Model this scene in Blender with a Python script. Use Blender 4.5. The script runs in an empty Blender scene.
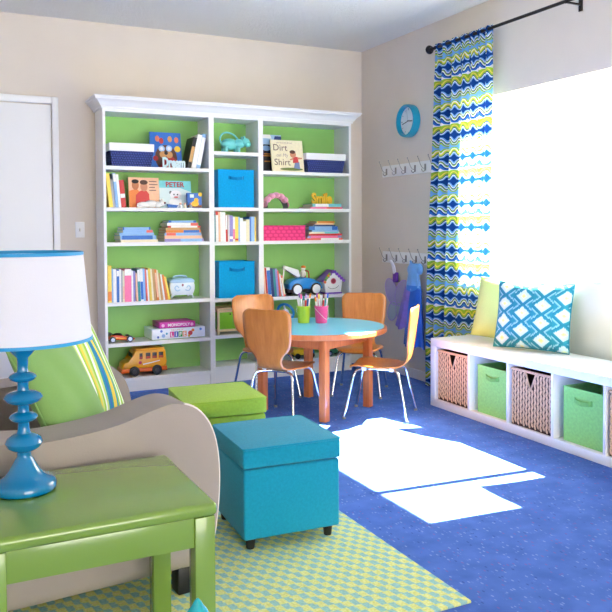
import bpy, bmesh, math, random
from mathutils import Vector, Matrix
random.seed(7)
SC = bpy.context.scene
COL = SC.collection

# ------------------------------------------------------------------ camera
YAW, PITCH, ROLL, FPX, PPY = 0.4594, -0.0344, -0.0046, 765.4, 253.4
fw = Vector((math.sin(YAW)*math.cos(PITCH), math.cos(YAW)*math.cos(PITCH), math.sin(PITCH)))
rt = Vector((math.cos(YAW), -math.sin(YAW), 0)); up = rt.cross(fw)
r2 = rt*math.cos(ROLL) + up*math.sin(ROLL); u2 = -rt*math.sin(ROLL) + up*math.cos(ROLL)
cd = bpy.data.cameras.new('camera'); cam = bpy.data.objects.new('camera', cd); COL.objects.link(cam)
cam.matrix_world = Matrix((( r2.x, u2.x, -fw.x, -1.1143), (r2.y, u2.y, -fw.y, -5.7359), (r2.z, u2.z, -fw.z, 1.1789), (0, 0, 0, 1)))
cd.sensor_fit = 'HORIZONTAL'; cd.sensor_width = 36.0; cd.lens = FPX/612*36
cd.shift_y = -(306-PPY)/612; cd.clip_start = 0.05
SC.camera = cam

# ------------------------------------------------------------------ light
world = bpy.data.worlds.new('sky'); SC.world = world; world.use_nodes = True
bg = world.node_tree.nodes['Background']; bg.inputs[0].default_value = (1.0, 0.94, 0.85, 1); bg.inputs[1].default_value = 8.0
sd = bpy.data.lights.new('sun', 'SUN'); sd.energy = 95; sd.angle = 0.009; sd.color = (1, 0.90, 0.74)
sun = bpy.data.objects.new('sun', sd); COL.objects.link(sun); sun.location = (6, -2, 6)
sun.rotation_euler = Vector((-1, 0.08, -1.17)).to_track_quat('-Z', 'Y').to_euler()
vs = SC.view_settings; vs.view_transform = 'Standard'; vs.look = 'None'; vs.gamma = 1; vs.use_curve_mapping = False; vs.exposure = 0.6

# ------------------------------------------------------------------ materials
def lin(c):
    return tuple(((x/255)/12.92 if x/255 <= .04045 else ((x/255+.055)/1.055)**2.4) for x in c) + (1,)
MATS = {}
class NT:
    """small helper around a material's node tree"""
    def __init__(s, name):
        s.m = bpy.data.materials.new(name); s.m.use_nodes = True; s.t = s.m.node_tree
        s.p = s.t.nodes['Principled BSDF']; s.out = s.t.nodes['Material Output']
    def n(s, typ, **kw):
        nd = s.t.nodes.new(typ)
        for k, v in kw.items(): setattr(nd, k, v)
        return nd
    def link(s, a, b): s.t.links.new(a, b)
    def val(s, sock, v):
        if hasattr(v, 'is_linked') or hasattr(v, 'links'): s.link(v, sock)
        else: sock.default_value = v
    def math(s, op, a, b=0.0, c=None):
        nd = s.n('ShaderNodeMath', operation=op)
        s.val(nd.inputs[0], a); s.val(nd.inputs[1], b)
        if c is not None: s.val(nd.inputs[2], c)
        return nd.outputs[0]
    def coord(s, kind='Object'): return s.n('ShaderNodeTexCoord').outputs[kind]
    def sep(s, v):
        nd = s.n('ShaderNodeSeparateXYZ'); s.link(v, nd.inputs[0]); return nd.outputs
    def noise(s, scale, detail=3, vec=None, rough=.5):
        nd = s.n('ShaderNodeTexNoise'); nd.inputs['Scale'].default_value = scale; nd.inputs['Detail'].default_value = detail; nd.inputs['Roughness'].default_value = rough
        if vec is not None: s.link(vec, nd.inputs['Vector'])
        return nd
    def ramp(s, fac, stops, const=False):
        nd = s.n('ShaderNodeValToRGB'); e = nd.color_ramp.elements
        nd.color_ramp.interpolation = 'CONSTANT' if const else 'LINEAR'
        while len(e) < len(stops): e.new(0.5)
        for i, (q, c) in enumerate(stops): e[i].position = q; e[i].color = c if len(c) == 4 else lin(c)
        s.link(fac, nd.inputs[0]); return nd.outputs[0]
    def mix(s, fac, a, b):
        nd = s.n('ShaderNodeMix', data_type='RGBA'); s.val(nd.inputs[0], fac)
        for i, v in ((6, a), (7, b)): s.val(nd.inputs[i], v)
        return nd.outputs[2]
    def bump(s, h, strength, dist=0.01):
        nd = s.n('ShaderNodeBump'); nd.inputs['Strength'].default_value = strength; nd.inputs['Distance'].default_value = dist
        s.link(h, nd.inputs['Height']); s.link(nd.outputs[0], s.p.inputs['Normal'])
    def scaled(s, vec, sc):
        nd = s.n('ShaderNodeVectorMath', operation='MULTIPLY'); s.link(vec, nd.inputs[0]); nd.inputs[1].default_value = sc
        return nd.outputs[0]
def pm(name, rgb, rough=.5, metal=0, coat=0, vary=0.0, nscale=30, bump=0, bscale=200, stretch=None, trans=0, spec=None):
    """plain procedural material: colour with slight noise, optional fine bump"""
    if name in MATS: return MATS[name]
    k = NT(name); c = lin(rgb); co = k.coord()
    if stretch: co = k.scaled(co, stretch)
    if vary:
        nz = k.noise(nscale, 4, co)
        d = tuple(max(0, x*(1-vary)) for x in c[:3]) + (1,); e = tuple(min(1, x*(1+vary)) for x in c[:3]) + (1,)
        k.link(k.ramp(nz.outputs[0], [(.3, d), (.7, e)]), k.p.inputs['Base Color'])
    else: k.p.inputs['Base Color'].default_value = c
    k.p.inputs['Roughness'].default_value = rough; k.p.inputs['Metallic'].default_value = metal
    k.p.inputs['Coat Weight'].default_value = coat
    if spec is not None: k.p.inputs['Specular IOR Level'].default_value = spec
    if bump:
        k.bump(k.noise(bscale, 2, co).outputs[0], bump, .003)
    if trans:
        tr = k.n('ShaderNodeBsdfTranslucent'); tr.inputs[0].default_value = c
        mx = k.n('ShaderNodeMixShader'); mx.inputs[0].default_value = trans
        k.link(k.p.outputs[0], mx.inputs[1]); k.link(tr.outputs[0], mx.inputs[2]); k.link(mx.outputs[0], k.out.inputs[0])
    MATS[name] = k.m; return k.m

def mat_carpet():
    k = NT('blue_carpet'); co = k.coord()
    nz = k.noise(9, 3, co); base = k.ramp(nz.outputs[0], [(.3, (74, 110, 192)), (.7, (90, 128, 212))])
    st = k.scaled(co, (1.0, .45, 1)); vo = k.n('ShaderNodeTexVoronoi'); vo.inputs['Scale'].default_value = 80; k.link(st, vo.inputs['Vector'])
    dot = k.math('LESS_THAN', vo.outputs['Distance'], .27)
    cs = k.sep(vo.outputs['Color']); on = k.math('GREATER_THAN', cs[0], .35)
    dotc = k.ramp(cs[1], [(0, (140, 96, 170)), (.25, (110, 140, 216)), (.5, (150, 172, 226)), (.85, (46, 70, 150))], True)
    k.link(k.mix(k.math('MULTIPLY', k.math('MULTIPLY', dot, on), .6), base, dotc), k.p.inputs['Base Color'])
    k.p.inputs['Roughness'].default_value = .95; k.p.inputs['Specular IOR Level'].default_value = .15
    k.bump(k.noise(420, 2, co).outputs[0], .5, .006); return k.m
def mat_rug():
    k = NT('woven_rug'); co = k.coord(); s = k.sep(co)
    # small offset lozenges in two yarn colours
    u = k.math('MULTIPLY', s[0], 20.0); v = k.math('MULTIPLY', s[1], 28.0)
    row = k.math('FLOOR', v); off = k.math('MULTIPLY', k.math('MODULO', k.math('ABSOLUTE', row), 2.0), .5)
    fu = k.math('FRACT', k.math('ADD', k.math('ADD', u, off), k.math('MULTIPLY', k.math('FRACT', v), .12)))
    nz = k.noise(60, 3, co); fu2 = k.math('ADD', fu, k.math('MULTIPLY', k.math('SUBTRACT', nz.outputs[0], .5), .45))
    sel = k.math('LESS_THAN', fu2, .46)
    n2 = k.noise(130, 2, co)
    a = k.ramp(n2.outputs[0], [(.3, (206, 212, 124)), (.7, (226, 232, 164))]); b = k.ramp(n2.outputs[0], [(.3, (134, 186, 186)), (.7, (160, 206, 200))])
    k.link(k.mix(sel, a, b), k.p.inputs['Base Color']); k.p.inputs['Roughness'].default_value = .95; k.p.inputs['Specular IOR Level'].default_value = .1
    k.bump(k.math('ADD', fu, nz.outputs[0]), .6, .006); return k.m
def mat_curtain():
    k = NT('curtain_print'); s = k.sep(k.coord('UV')); T = .32
    w = k.math('SINE', k.math('MULTIPLY', s[0], 2*math.pi/.118))
    amp = k.math('MULTIPLY', k.math('COSINE', k.math('MULTIPLY', s[1], 2*math.pi/T*2)), .0185)
    ph = k.math('FRACT', k.math('DIVIDE', k.math('ADD', s[1], k.math('MULTIPLY', w, amp)), T))
    NV, BL, SK, WH, LI, YE, PY = (22, 66, 140), (58, 120, 205), (118, 178, 232), (246, 248, 250), (160, 196, 60), (242, 222, 96), (248, 232, 150)
    col = k.ramp(ph, [(0, LI), (.025, NV), (.05, WH), (.065, SK), (.09, NV), (.16, SK), (.185, WH), (.20, NV), (.22, LI), (.255, YE), (.29, WH), (.315, LI), (.35, SK), (.405, LI), (.43, NV), (.45, WH), (.47, LI), (.50, NV), (.525, WH), (.55, SK), (.585, NV), (.665, SK), (.69, WH), (.71, NV), (.735, LI), (.785, YE), (.82, LI), (.865, WH), (.89, BL), (.93, NV), (.965, WH)], True)
    k.link(col, k.p.inputs['Base Color']); k.p.inputs['Roughness'].default_value = .85; k.p.inputs['Specular IOR Level'].default_value = .2
    tr = k.n('ShaderNodeBsdfTranslucent'); k.link(col, tr.inputs[0])
    mx = k.n('ShaderNodeMixShader'); mx.inputs[0].default_value = .32
    k.link(k.p.outputs[0], mx.inputs[1]); k.link(tr.outputs[0], mx.inputs[2]); k.link(mx.outputs[0], k.out.inputs[0]); return k.m
def mat_ikat():
    k = NT('ikat_fabric'); uv = k.coord('UV'); s = k.sep(uv)
    st = k.scaled(uv, (70, 5, 1)); nz = k.noise(1, 2, st)            # yarn feathering
    jit = k.math('MULTIPLY', k.math('SUBTRACT', nz.outputs[0], .5), .34)
    U = k.math('MULTIPLY', s[0], 3.7); colid = k.math('FLOOR', U)
    V = k.math('ADD', k.math('MULTIPLY', s[1], 3.8), k.math('MULTIPLY', k.math('MODULO', colid, 2.0), .5))
    du = k.math('ABSOLUTE', k.math('SUBTRACT', k.math('FRACT', U), .5)); dv = k.math('ABSOLUTE', k.math('SUBTRACT', k.math('FRACT', k.math('ADD', V, k.math('MULTIPLY', jit, .5))), .5))
    d = k.math('ADD', k.math('ADD', du, dv), k.math('MULTIPLY', jit, .35))
    k.link(k.ramp(d, [(0, (226, 226, 120)), (.15, (235, 238, 190)), (.2, (206, 232, 238)), (.37, (196, 226, 232)), (.42, (30, 138, 158)), (.62, (24, 124, 150)), (.66, (150, 208, 220)), (.78, (30, 138, 160))]), k.p.inputs['Base Color'])
    k.p.inputs['Roughness'].default_value = .9; k.bump(k.noise(600, 2).outputs[0], .2, .002); return k.m
def mat_stripes():
    k = NT('striped_fabric'); s = k.sep(k.coord('UV'))
    W, G, T, Y, B, L = (236, 238, 226), (150, 190, 70), (24, 140, 150), (226, 200, 70), (40, 110, 180), (196, 214, 120)
    seq = [L, W, G, W, T, Y, T, L, W, G, Y, L, G, W, L, T, B, T, Y, Y, T, G, W, G, G, W, L, Y]
    pos = 0; stops = []
    for i, c in enumerate(seq): stops.append((i/len(seq), c))
    k.link(k.ramp(s[0], stops, True), k.p.inputs['Base Color']); k.p.inputs['Roughness'].default_value = .9; return k.m
def mat_wood(name, a, b, rough=.3, coat=.3, sc=(60, 60, 3)):
    k = NT(name); co = k.scaled(k.coord(), sc); nz = k.noise(1.0, 5, co, .6)
    k.link(k.ramp(nz.outputs[0], [(.25, a), (.75, b)]), k.p.inputs['Base Color'])
    k.p.inputs['Roughness'].default_value = rough; k.p.inputs['Coat Weight'].default_value = coat; k.p.inputs['Coat Roughness'].default_value = .15; return k.m
def mat_weave(name, rgb, rgb2, sx, sz, strength=1.0):
    k = NT(name); s = k.sep(k.coord())
    hor = k.math('ADD', s[0], s[1])
    u = k.math('MULTIPLY', hor, sx); v = k.math('MULTIPLY', s[2], sz)
    row = k.math('MODULO', k.math('FLOOR', v), 2.0)
    a = k.math('ABSOLUTE', k.math('SINE', k.math('MULTIPLY', k.math('ADD', u, k.math('MULTIPLY', row, .5)), math.pi)))
    b = k.math('ABSOLUTE', k.math('SINE', k.math('MULTIPLY', v, math.pi)))
    h = k.math('MULTIPLY', a, b)
    k.link(k.ramp(h, [(.1, rgb2), (.6, rgb)]), k.p.inputs['Base Color']); k.p.inputs['Roughness'].default_value = .6
    k.bump(h, strength, .006); return k.m
def mat_fabric(name, rgb, scale=500, vary=.08, strength=.35):
    k = NT(name); co = k.coord(); c = lin(rgb)
    st = k.n('ShaderNodeTexWave'); st.inputs['Scale'].default_value = scale*.4; st.inputs['Distortion'].default_value = 3; k.link(co, st.inputs['Vector'])
    nz = k.noise(scale*.25, 3, co)
    k.link(k.ramp(nz.outputs[0], [(.3, tuple(x*(1-vary) for x in c[:3])+(1,)), (.7, tuple(min(1, x*(1+vary)) for x in c[:3])+(1,))]), k.p.inputs['Base Color'])
    k.p.inputs['Roughness'].default_value = .9; k.p.inputs['Specular IOR Level'].default_value = .2; k.p.inputs['Sheen Weight'].default_value = .15
    k.bump(k.math('ADD', nz.outputs[0], st.outputs['Fac']), strength, .0015); return k.m
def mat_glass():
    k = NT('window_glass'); t = k.n('ShaderNodeBsdfTransparent'); g = k.n('ShaderNodeBsdfGlossy'); g.inputs['Roughness'].default_value = .02
    mx = k.n('ShaderNodeMixShader'); mx.inputs[0].default_value = .05
    k.link(t.outputs[0], mx.inputs[1]); k.link(g.outputs[0], mx.inputs[2]); k.link(mx.outputs[0], k.out.inputs[0]); return k.m
def mat_film(name, rgb, tp=.35):
    k = NT(name); t = k.n('ShaderNodeBsdfTransparent'); t.inputs[0].default_value = lin(tuple(min(255, x+25) for x in rgb))
    k.p.inputs['Base Color'].default_value = lin(rgb); k.p.inputs['Roughness'].default_value = .3
    mx = k.n('ShaderNodeMixShader'); mx.inputs[0].default_value = tp
    k.link(k.p.outputs[0], mx.inputs[1]); k.link(t.outputs[0], mx.inputs[2]); k.link(mx.outputs[0], k.out.inputs[0]); return k.m
def mat_ceiling():
    k = NT('ceiling_texture'); co = k.coord(); k.p.inputs['Base Color'].default_value = lin((238, 236, 230)); k.p.inputs['Roughness'].default_value = 1
    a = k.noise(48, 4, co, .75); k.bump(a.outputs[0], .8, .03); return k.m

WALL = pm('wall_paint', (223, 213, 200), .85, vary=.02, nscale=4, bump=.15, bscale=90)
WHITE = pm('white_paint', (240, 240, 240), .45, vary=.01)
TRIMW = pm('trim_paint', (236, 236, 235), .4)
DOORW = pm('door_paint', (232, 232, 232), .5, vary=.01, nscale=3)
CASE = pm('bookcase_white', (238, 238, 239), .45)
GREENBACK = pm('green_back_paint', (146, 204, 112), .6, vary=.04, nscale=5)
CARPET = mat_carpet(); RUG = mat_rug(); CURT = mat_curtain(); IKAT = mat_ikat(); STRIPE = mat_stripes(); CEIL = mat_ceiling(); GLASS = mat_glass()
PLY = mat_wood('chair_plywood', (196, 112, 42), (222, 144, 68), .28, .4, (40, 40, 4))
TWOOD = mat_wood('table_wood', (198, 104, 52), (222, 130, 74), .3, .4, (50, 50, 4))
CHROME = pm('chrome', (225, 228, 232), .12, 1)
BLACK = pm('black_plastic', (22, 22, 24), .45)
DARKM = pm('dark_bronze', (44, 40, 38), .4, .7)
PAPER = pm('book_pages', (238, 232, 216), .9, vary=.05, nscale=200)

# ------------------------------------------------------------------ mesh helpers
def NB(): return bmesh.new()
def xf(bm, vs, M):
    if M is not None: bmesh.ops.transform(bm, matrix=M, verts=vs)
def bx(bm, lo, hi, bev=0, seg=2, M=None):
    r = bmesh.ops.create_cube(bm, size=1); vs = r['verts']
    for v in vs: v.co = Vector((lo[i] + (v.co[i]+.5)*(hi[i]-lo[i]) for i in range(3)))
    if bev:
        es = list({e for v in vs for e in v.link_edges})
        g = bmesh.ops.bevel(bm, geom=es, offset=bev, segments=seg, affect='EDGES', profile=.5)
        vs = list({v for f in g['faces'] for v in f.verts} | {v for v in vs if v.is_valid})
    xf(bm, vs, M); return vs
def frame_of(d):
    d = d.normalized(); a = Vector((0, 0, 1)) if abs(d.z) < .9 else Vector((1, 0, 0))
    x = a.cross(d).normalized(); return x, d.cross(x)
def tube(bm, pts, r, n=8, closed=False, caps=True, M=None):
    pts = [Vector(q) for q in pts]; N = len(pts); rr = r if isinstance(r, (list, tuple)) else [r]*N; rings = []; px = None
    for i, q in enumerate(pts):
        a = pts[i-1] if (i > 0 or closed) else q; b = pts[(i+1) % N] if (i < N-1 or closed) else q
        d = (b-a).normalized()
        if px is None: x, y = frame_of(d)
        else:
            x = (px - d*px.dot(d))
            x = x.normalized() if x.length > 1e-6 else frame_of(d)[0]
            y = d.cross(x)
        px = x
        rings.append([bm.verts.new(q + (x*math.cos(2*math.pi*j/n) + y*math.sin(2*math.pi*j/n))*rr[i]) for j in range(n)])
    for i in range(N if closed else N-1):
        A, B = rings[i], rings[(i+1) % N]
        for j in range(n): bm.faces.new((A[j], A[(j+1) % n], B[(j+1) % n], B[j]))
    if caps and not closed:
        bm.faces.new(rings[0][::-1]); bm.faces.new(rings[-1])
    vs = [v for q in rings for v in q]; xf(bm, vs, M); return vs
def cyl(bm, p0, p1, r0, r1=None, n=20, M=None): return tube(bm, [p0, p1], [r0, r0 if r1 is None else r1], n, M=M)
def spline(pts, k=6):
    P = [Vector(q) for q in pts]; P = [P[0]*2-P[1]] + P + [P[-1]*2-P[-2]]; o = []
    for i in range(1, len(P)-2):
        for j in range(k):
            t = j/k; a, b, c, d = P[i-1:i+3]
            o.append(.5*((2*b) + (c-a)*t + (2*a-5*b+4*c-d)*t*t + (3*b-a-3*c+d)*t**3))
    o.append(P[-2]); return o
def lathe(bm, prof, n=28, M=None, closed=False):
    rings = []
    for r, z in prof:
        rings.append([bm.verts.new((max(r, 1e-4)*math.cos(2*math.pi*j/n), max(r, 1e-4)*math.sin(2*math.pi*j/n), z)) for j in range(n)])
    m = len(rings)
    for i in range(m if closed else m-1):
        A, B = rings[i], rings[(i+1) % m]
        for j in range(n): bm.faces.new((A[j], A[(j+1) % n], B[(j+1) % n], B[j]))
    if not closed:
        bm.faces.new(rings[0][::-1]); bm.faces.new(rings[-1])
    vs = [v for q in rings for v in q]; xf(bm, vs, M); return vs
def prism(bm, poly, a0, a1, axis='y', bev=0, seg=2, M=None):
    def put(q, a): return {'y': (q[0], a, q[1]), 'x': (a, q[0], q[1]), 'z': (q[0], q[1], a)}[axis]
    A = [bm.verts.new(put(q, a0)) for q in poly]; B = [bm.verts.new(put(q, a1)) for q in poly]; n = len(poly)
    fs = [bm.faces.new(A), bm.faces.new(B[::-1])]
    for i in range(n): fs.append(bm.faces.new((A[i], B[i], B[(i+1) % n], A[(i+1) % n])))
    vs = A+B
    if bev:
        es = list({e for f in fs[:2] for e in f.edges})
        g = bmesh.ops.bevel(bm, geom=es, offset=bev, segments=seg, affect='EDGES', profile=.5)
        vs = list({v for f in g['faces'] for v in f.verts} | {v for v in vs if v.is_valid})
    xf(bm, vs, M); return vs
def ell(bm, c, r, n=16, M=None):
    r = (r, r, r) if not isinstance(r, (tuple, list)) else r
    vs = bmesh.ops.create_uvsphere(bm, u_segments=n, v_segments=max(6, n//2), radius=1)['verts']
    for v in vs: v.co = Vector((c[i]+v.co[i]*r[i] for i in range(3)))
    xf(bm, vs, M); return vs
def gridm(bm, fn, nu, nv, uvfn=None, closed_u=False):
    uvl = bm.loops.layers.uv.verify() if uvfn else None
    V = [[bm.verts.new(fn(i/nu, j/nv)) for j in range(nv+1)] for i in range(nu if closed_u else nu+1)]
    for i in range(nu):
        for j in range(nv):
            ii = (i+1) % len(V)
            f = bm.faces.new((V[i][j], V[ii][j], V[ii][j+1], V[i][j+1]))
            if uvl:
                for lp, (a, b) in zip(f.loops, ((i, j), (i+1, j), (i+1, j+1), (i, j+1))): lp[uvl].uv = uvfn(a/nu, b/nv)
def obj(name, bm, m, parent=None, loc=None, rot=None, smooth=35, off=None):
    """link a bmesh as ONE mesh object; off = subtract this world point (the parent's origin)"""
    if off is not None: bmesh.ops.translate(bm, verts=bm.verts, vec=-Vector(off))
    bmesh.ops.recalc_face_normals(bm, faces=bm.faces)
    me = bpy.data.meshes.new(name); bm.to_mesh(me); bm.free()
    if smooth:
        for p in me.polygons: p.use_smooth = True
        me.set_sharp_from_angle(angle=math.radians(smooth))
    me.materials.append(m)
    o = bpy.data.objects.new(name, me); COL.objects.link(o)
    if parent: o.parent = parent
    if loc is not None: o.location = loc
    if rot is not None: o.rotation_euler = rot
    return o
def tag(o, label, cat, group=None):
    o['label'] = label; o['category'] = cat
    if group: o['group'] = group
    return o
def thing(name, label, cat, loc=(0, 0, 0), rotz=0, group=None):
    o = bpy.data.objects.new(name, None); o.empty_display_size = .05; COL.objects.link(o); o.location = loc; o.rotation_euler = (0, 0, rotz)
    return tag(o, label, cat, group)
def struct(o): o['kind'] = 'structure'; return o
def sempty(name, loc):
    o = bpy.data.objects.new(name, None); o.empty_display_size = .05; COL.objects.link(o); o.location = loc; return struct(o)
def quick(name, m, parent, off, *shapes):
    """shapes: list of (fn, args...) put in one part"""
    bm = NB()
    for sh in shapes: sh(bm)
    return obj(name, bm, m, parent, off=off)
def textobj(txt, size, depth, m, parent, loc, rot, name='lettering', bev=0, align='CENTER', fatten=0.0, shear=0):
    c = bpy.data.curves.new('t', 'FONT'); c.body = txt; c.size = size; c.extrude = depth; c.align_x = align; c.offset = fatten; c.bevel_depth = bev; c.shear = shear
    c.resolution_u = 3
    t = bpy.data.objects.new('t', c); COL.objects.link(t)
    me = bpy.data.meshes.new_from_object(t.evaluated_get(bpy.context.evaluated_depsgraph_get()))
    bpy.data.objects.remove(t); bpy.data.curves.remove(c)
    me.name = name; me.materials.clear(); me.materials.append(m)
    o = bpy.data.objects.new(name, me); COL.objects.link(o)
    if parent: o.parent = parent
    o.location = loc; o.rotation_euler = rot; return o
R = math.radians
XW, H = 2.265, 2.68

# ------------------------------------------------------------------ the room
XL, YR = -2.3, -10.0
bm = NB(); bx(bm, (XL-.12, YR, -.1), (XW+.14, .12, 0)); struct(obj('floor', bm, CARPET))
bm = NB(); bx(bm, (XL-.12, YR, H), (XW+.14, .12, H+.1)); struct(obj('ceiling', bm, CEIL))
bm = NB(); bx(bm, (XL-.12, 0, 0), (XW+.14, .12, H)); struct(obj('wall_back', bm, WALL))
bm = NB(); bx(bm, (XL-.12, YR, 0), (XL, 0, H)); struct(obj('wall_left', bm, WALL))
bm = NB(); XM = XW+.14   # unseen end wall behind the viewpoint; its wide unglazed opening is added for daylight fill
for a, b in (((XL-.12, YR-.12, 0), (-1.7, YR, H)), ((1.7, YR-.12, 0), (XM, YR, H)), ((-1.7, YR-.12, 2.25), (1.7, YR, H))): bx(bm, a, b)
bmesh.ops.remove_doubles(bm, verts=bm.verts, dist=1e-5); struct(obj('wall_rear', bm, WALL))
WY0, WY1, WZ0, WZ1 = -3.43, -1.47, .86, 2.045
bm = NB(); X2 = XW+.14
bx(bm, (XW, YR, 0), (X2, WY0, H)); bx(bm, (XW, WY1, 0), (X2, 0, H)); bx(bm, (XW, WY0, 0), (X2, WY1, WZ0)); bx(bm, (XW, WY0, WZ1), (X2, WY1, H))
bmesh.ops.remove_doubles(bm, verts=bm.verts, dist=1e-5); struct(obj('wall_right', bm, WALL))
win = sempty('window_1', (XW+.1, -2.4, WZ0)); O = win.location
fx0, fx1 = XW+.07, XW+.12
for a, b, nm in (((fx0, WY0, WZ0), (fx1, WY0+.035, WZ1), 'window_frame'), ((fx0, WY1-.035, WZ0), (fx1, WY1, WZ1), 'window_frame'),
                 ((fx0, WY0+.035, WZ0), (fx1, WY1-.035, WZ0+.03), 'window_frame'), ((fx0, WY0+.035, WZ1-.03), (fx1, WY1-.035, WZ1), 'window_frame'),
                 ((fx0, -3.03, WZ0+.03), (fx1, -2.99, WZ1-.03), 'mullion'), ((XW-.02, WY0-.02, WZ0-.02), (fx0, WY1+.02, WZ0+.004), 'window_sill')):
    bm = NB(); bx(bm, a, b, .004); obj(nm, bm, TRIMW, win, off=O)
for a, b in ((WY0+.035, -3.03), (-2.99, WY1-.035)):
    bm = NB(); bx(bm, (XW+.093, a, WZ0+.03), (XW+.097, b, WZ1-.03)); obj('pane', bm, GLASS, win, off=O, smooth=0)
# door and casing in the back wall
dr = sempty('door_1', (-.71, -.01, 0)); O = dr.location
bm = NB(); bx(bm, (-1.11, -.02, .01), (-.308, -.002, 2.055), .003); obj('door_slab', bm, DOORW, dr, off=O)
tr1 = sempty('trim_1', (-.71, 0, 0)); O = tr1.location
for a, b in (((-.303, -.032, 0), (-.258, 0, 2.112)), ((-1.16, -.032, 0), (-1.115, 0, 2.112)), ((-1.115, -.032, 2.062), (-.303, 0, 2.112))):
    bm = NB(); bx(bm, a, b, .006); obj('casing', bm, TRIMW, tr1, off=O)
for nm, a, b in (('baseboard_back', (-.258, -.014, 0), (XW, 0, .075)), ('baseboard_right', (XW-.014, YR, 0), (XW, -.014, .075)), ('baseboard_left', (XL, YR, 0), (XL+.014, -.014, .075))):
    bm = NB(); bx(bm, a, b, .004); struct(obj(nm, bm, TRIMW))
sw = thing('light_switch', 'white light switch plate on wall beside the door', 'light switch', (-.116, 0, 1.167)); O = sw.location
quick('plate', WHITE, sw, O, lambda b: bx(b, (-.149, -.007, 1.11), (-.083, 0, 1.224), .003))
quick('toggle', pm('ivory', (225, 222, 214), .4), sw, O, lambda b: bx(b, (-.121, -.02, 1.155), (-.111, -.006, 1.178), .002))

# ------------------------------------------------------------------ bookcases
D = .28; TOPZ = 2.02; TH = .026
SHELF = {'L': [1.618, 1.324, 1.075, .648, .355, .10], 'M': [1.75, 1.33, 1.07, .64, .362, .125], 'R': [1.615, 1.325, 1.073, .632, .36, .122]}
UNITS = {'L': (0, .8, 'wide white bookcase unit at the left, holding the toy bus'), 'M': (.8, 1.2, 'narrow white middle bookcase unit holding two blue fabric bins'), 'R': (1.2, 2.0, 'wide white bookcase unit at the right, behind the round table')}
YB = -.016
for key, (x0, x1, lab) in UNITS.items():
    t = thing('bookcase', lab, 'bookcase', ((x0+x1)/2, -.14, 0), group='green-backed bookcase units'); O = t.location
    for a, b in ((x0, x0+.02), (x1-.02, x1)): quick('side_panel', CASE, t, O, lambda q: bx(q, (a, -D, 0), (b, YB, TOPZ), .001, 1))
    quick('top_panel', CASE, t, O, lambda q: bx(q, (x0+.02, -D, TOPZ-.022), (x1-.02, YB, TOPZ), .001, 1))
    quick('back_panel', GREENBACK, t, O, lambda q: bx(q, (x0+.02, YB-.008, .08), (x1-.02, YB, TOPZ-.022)))
    for z in SHELF[key]: quick('shelf', CASE, t, O, lambda q: bx(q, (x0+.02, -D+.002, z-TH), (x1-.02, YB-.008, z), .0015, 1))
    zb = SHELF[key][-1]-TH
    quick('kick_board', CASE, t, O, lambda q: bx(q, (x0+.02, -D+.012, 0), (x1-.02, -D+.028, zb)))
cr = thing('crown_molding', 'white stepped crown moulding along the top of bookcases', 'moulding', (1.0, -.14, TOPZ)); O = cr.location
prof = [(0, 0), (.012, 0), (.012, .012), (.022, .022), (.03, .036), (.046, .052), (.058, .058), (.058, .066), (.066, .07), (.066, .082), (0, .082)]
bm = NB(); ring = []
for (o_, z_) in prof:
    ring.append([bm.verts.new((-o_, YB+.012, TOPZ+z_)), bm.verts.new((-o_, -D-o_, TOPZ+z_)), bm.verts.new((2+o_, -D-o_, TOPZ+z_)), bm.verts.new((2+o_, YB+.012, TOPZ+z_))])
for i in range(len(ring)-1):
    for j in range(3): bm.faces.new((ring[i][j], ring[i][j+1], ring[i+1][j+1], ring[i+1][j]))
bm.faces.new(ring[-1]); bm.faces.new(ring[0][::-1])
bm.faces.new([r_[0] for r_ in ring]); bm.faces.new([r_[3] for r_ in ring][::-1])
obj('cornice', bm, CASE, cr, off=O, smooth=20)

# ------------------------------------------------------------------ books
PAL = {'yellow': (244, 214, 86), 'cream': (240, 230, 196), 'white': (244, 244, 242), 'red': (206, 48, 44), 'pink': (244, 120, 168), 'light blue': (140, 186, 232), 'blue': (46, 110, 196), 'navy': (32, 52, 110),
       'green': (70, 150, 96), 'teal': (40, 140, 150), 'orange': (232, 134, 56), 'tan': (206, 160, 100), 'grey': (172, 176, 184), 'lilac': (150, 140, 206), 'brown': (112, 80, 60), 'black': (34, 34, 40), 'peach': (246, 196, 160), 'coral': (238, 110, 96), 'aqua': (120, 206, 214)}
def bmat(c): return pm('book_cover_'+c.replace(' ', '_'), PAL[c], .4, vary=.06, nscale=60)
def ordw(i): return ['first', 'second', 'third', 'fourth', 'fifth', 'sixth', 'seventh', 'eighth', 'ninth', 'tenth', 'eleventh', 'twelfth', 'thirteenth', 'fourteenth', 'fifteenth', 'sixteenth', 'seventeenth', 'eighteenth', 'nineteenth', 'twentieth', 'twenty-first', 'twenty-second', 'twenty-third', 'twenty-fourth', 'twenty-fifth', 'twenty-sixth'][i]
def book(t, h, d, col, label, group=None, band=None):
    """local: thickness X centred, spine toward -Y at y=0, pages to +Y, height Z from 0; a mesh cover with a child of pages"""
    c = min(.0022, t*.2); bm = NB()
    bx(bm, (-t/2, 0, 0), (t/2, c*1.3, h)); bx(bm, (-t/2, c*1.3, 0), (-t/2+c, d, h)); bx(bm, (t/2-c, c*1.3, 0), (t/2, d, h))
    o = obj('book', bm, bmat(col), smooth=0); tag(o, label, 'book', group)
    bm = NB(); bx(bm, (-t/2+c, c*1.3, .003), (t/2-c, d-.004, h-.003)); obj('pages', bm, PAPER, o, smooth=0)
    if band:
        z0, z1, bc = band; bm = NB(); bx(bm, (-t/2+.0006, -.0008, h*z0), (t/2-.0006, .0002, h*z1)); obj('title_band', bm, bmat(bc), o, smooth=0)
    return o
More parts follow.
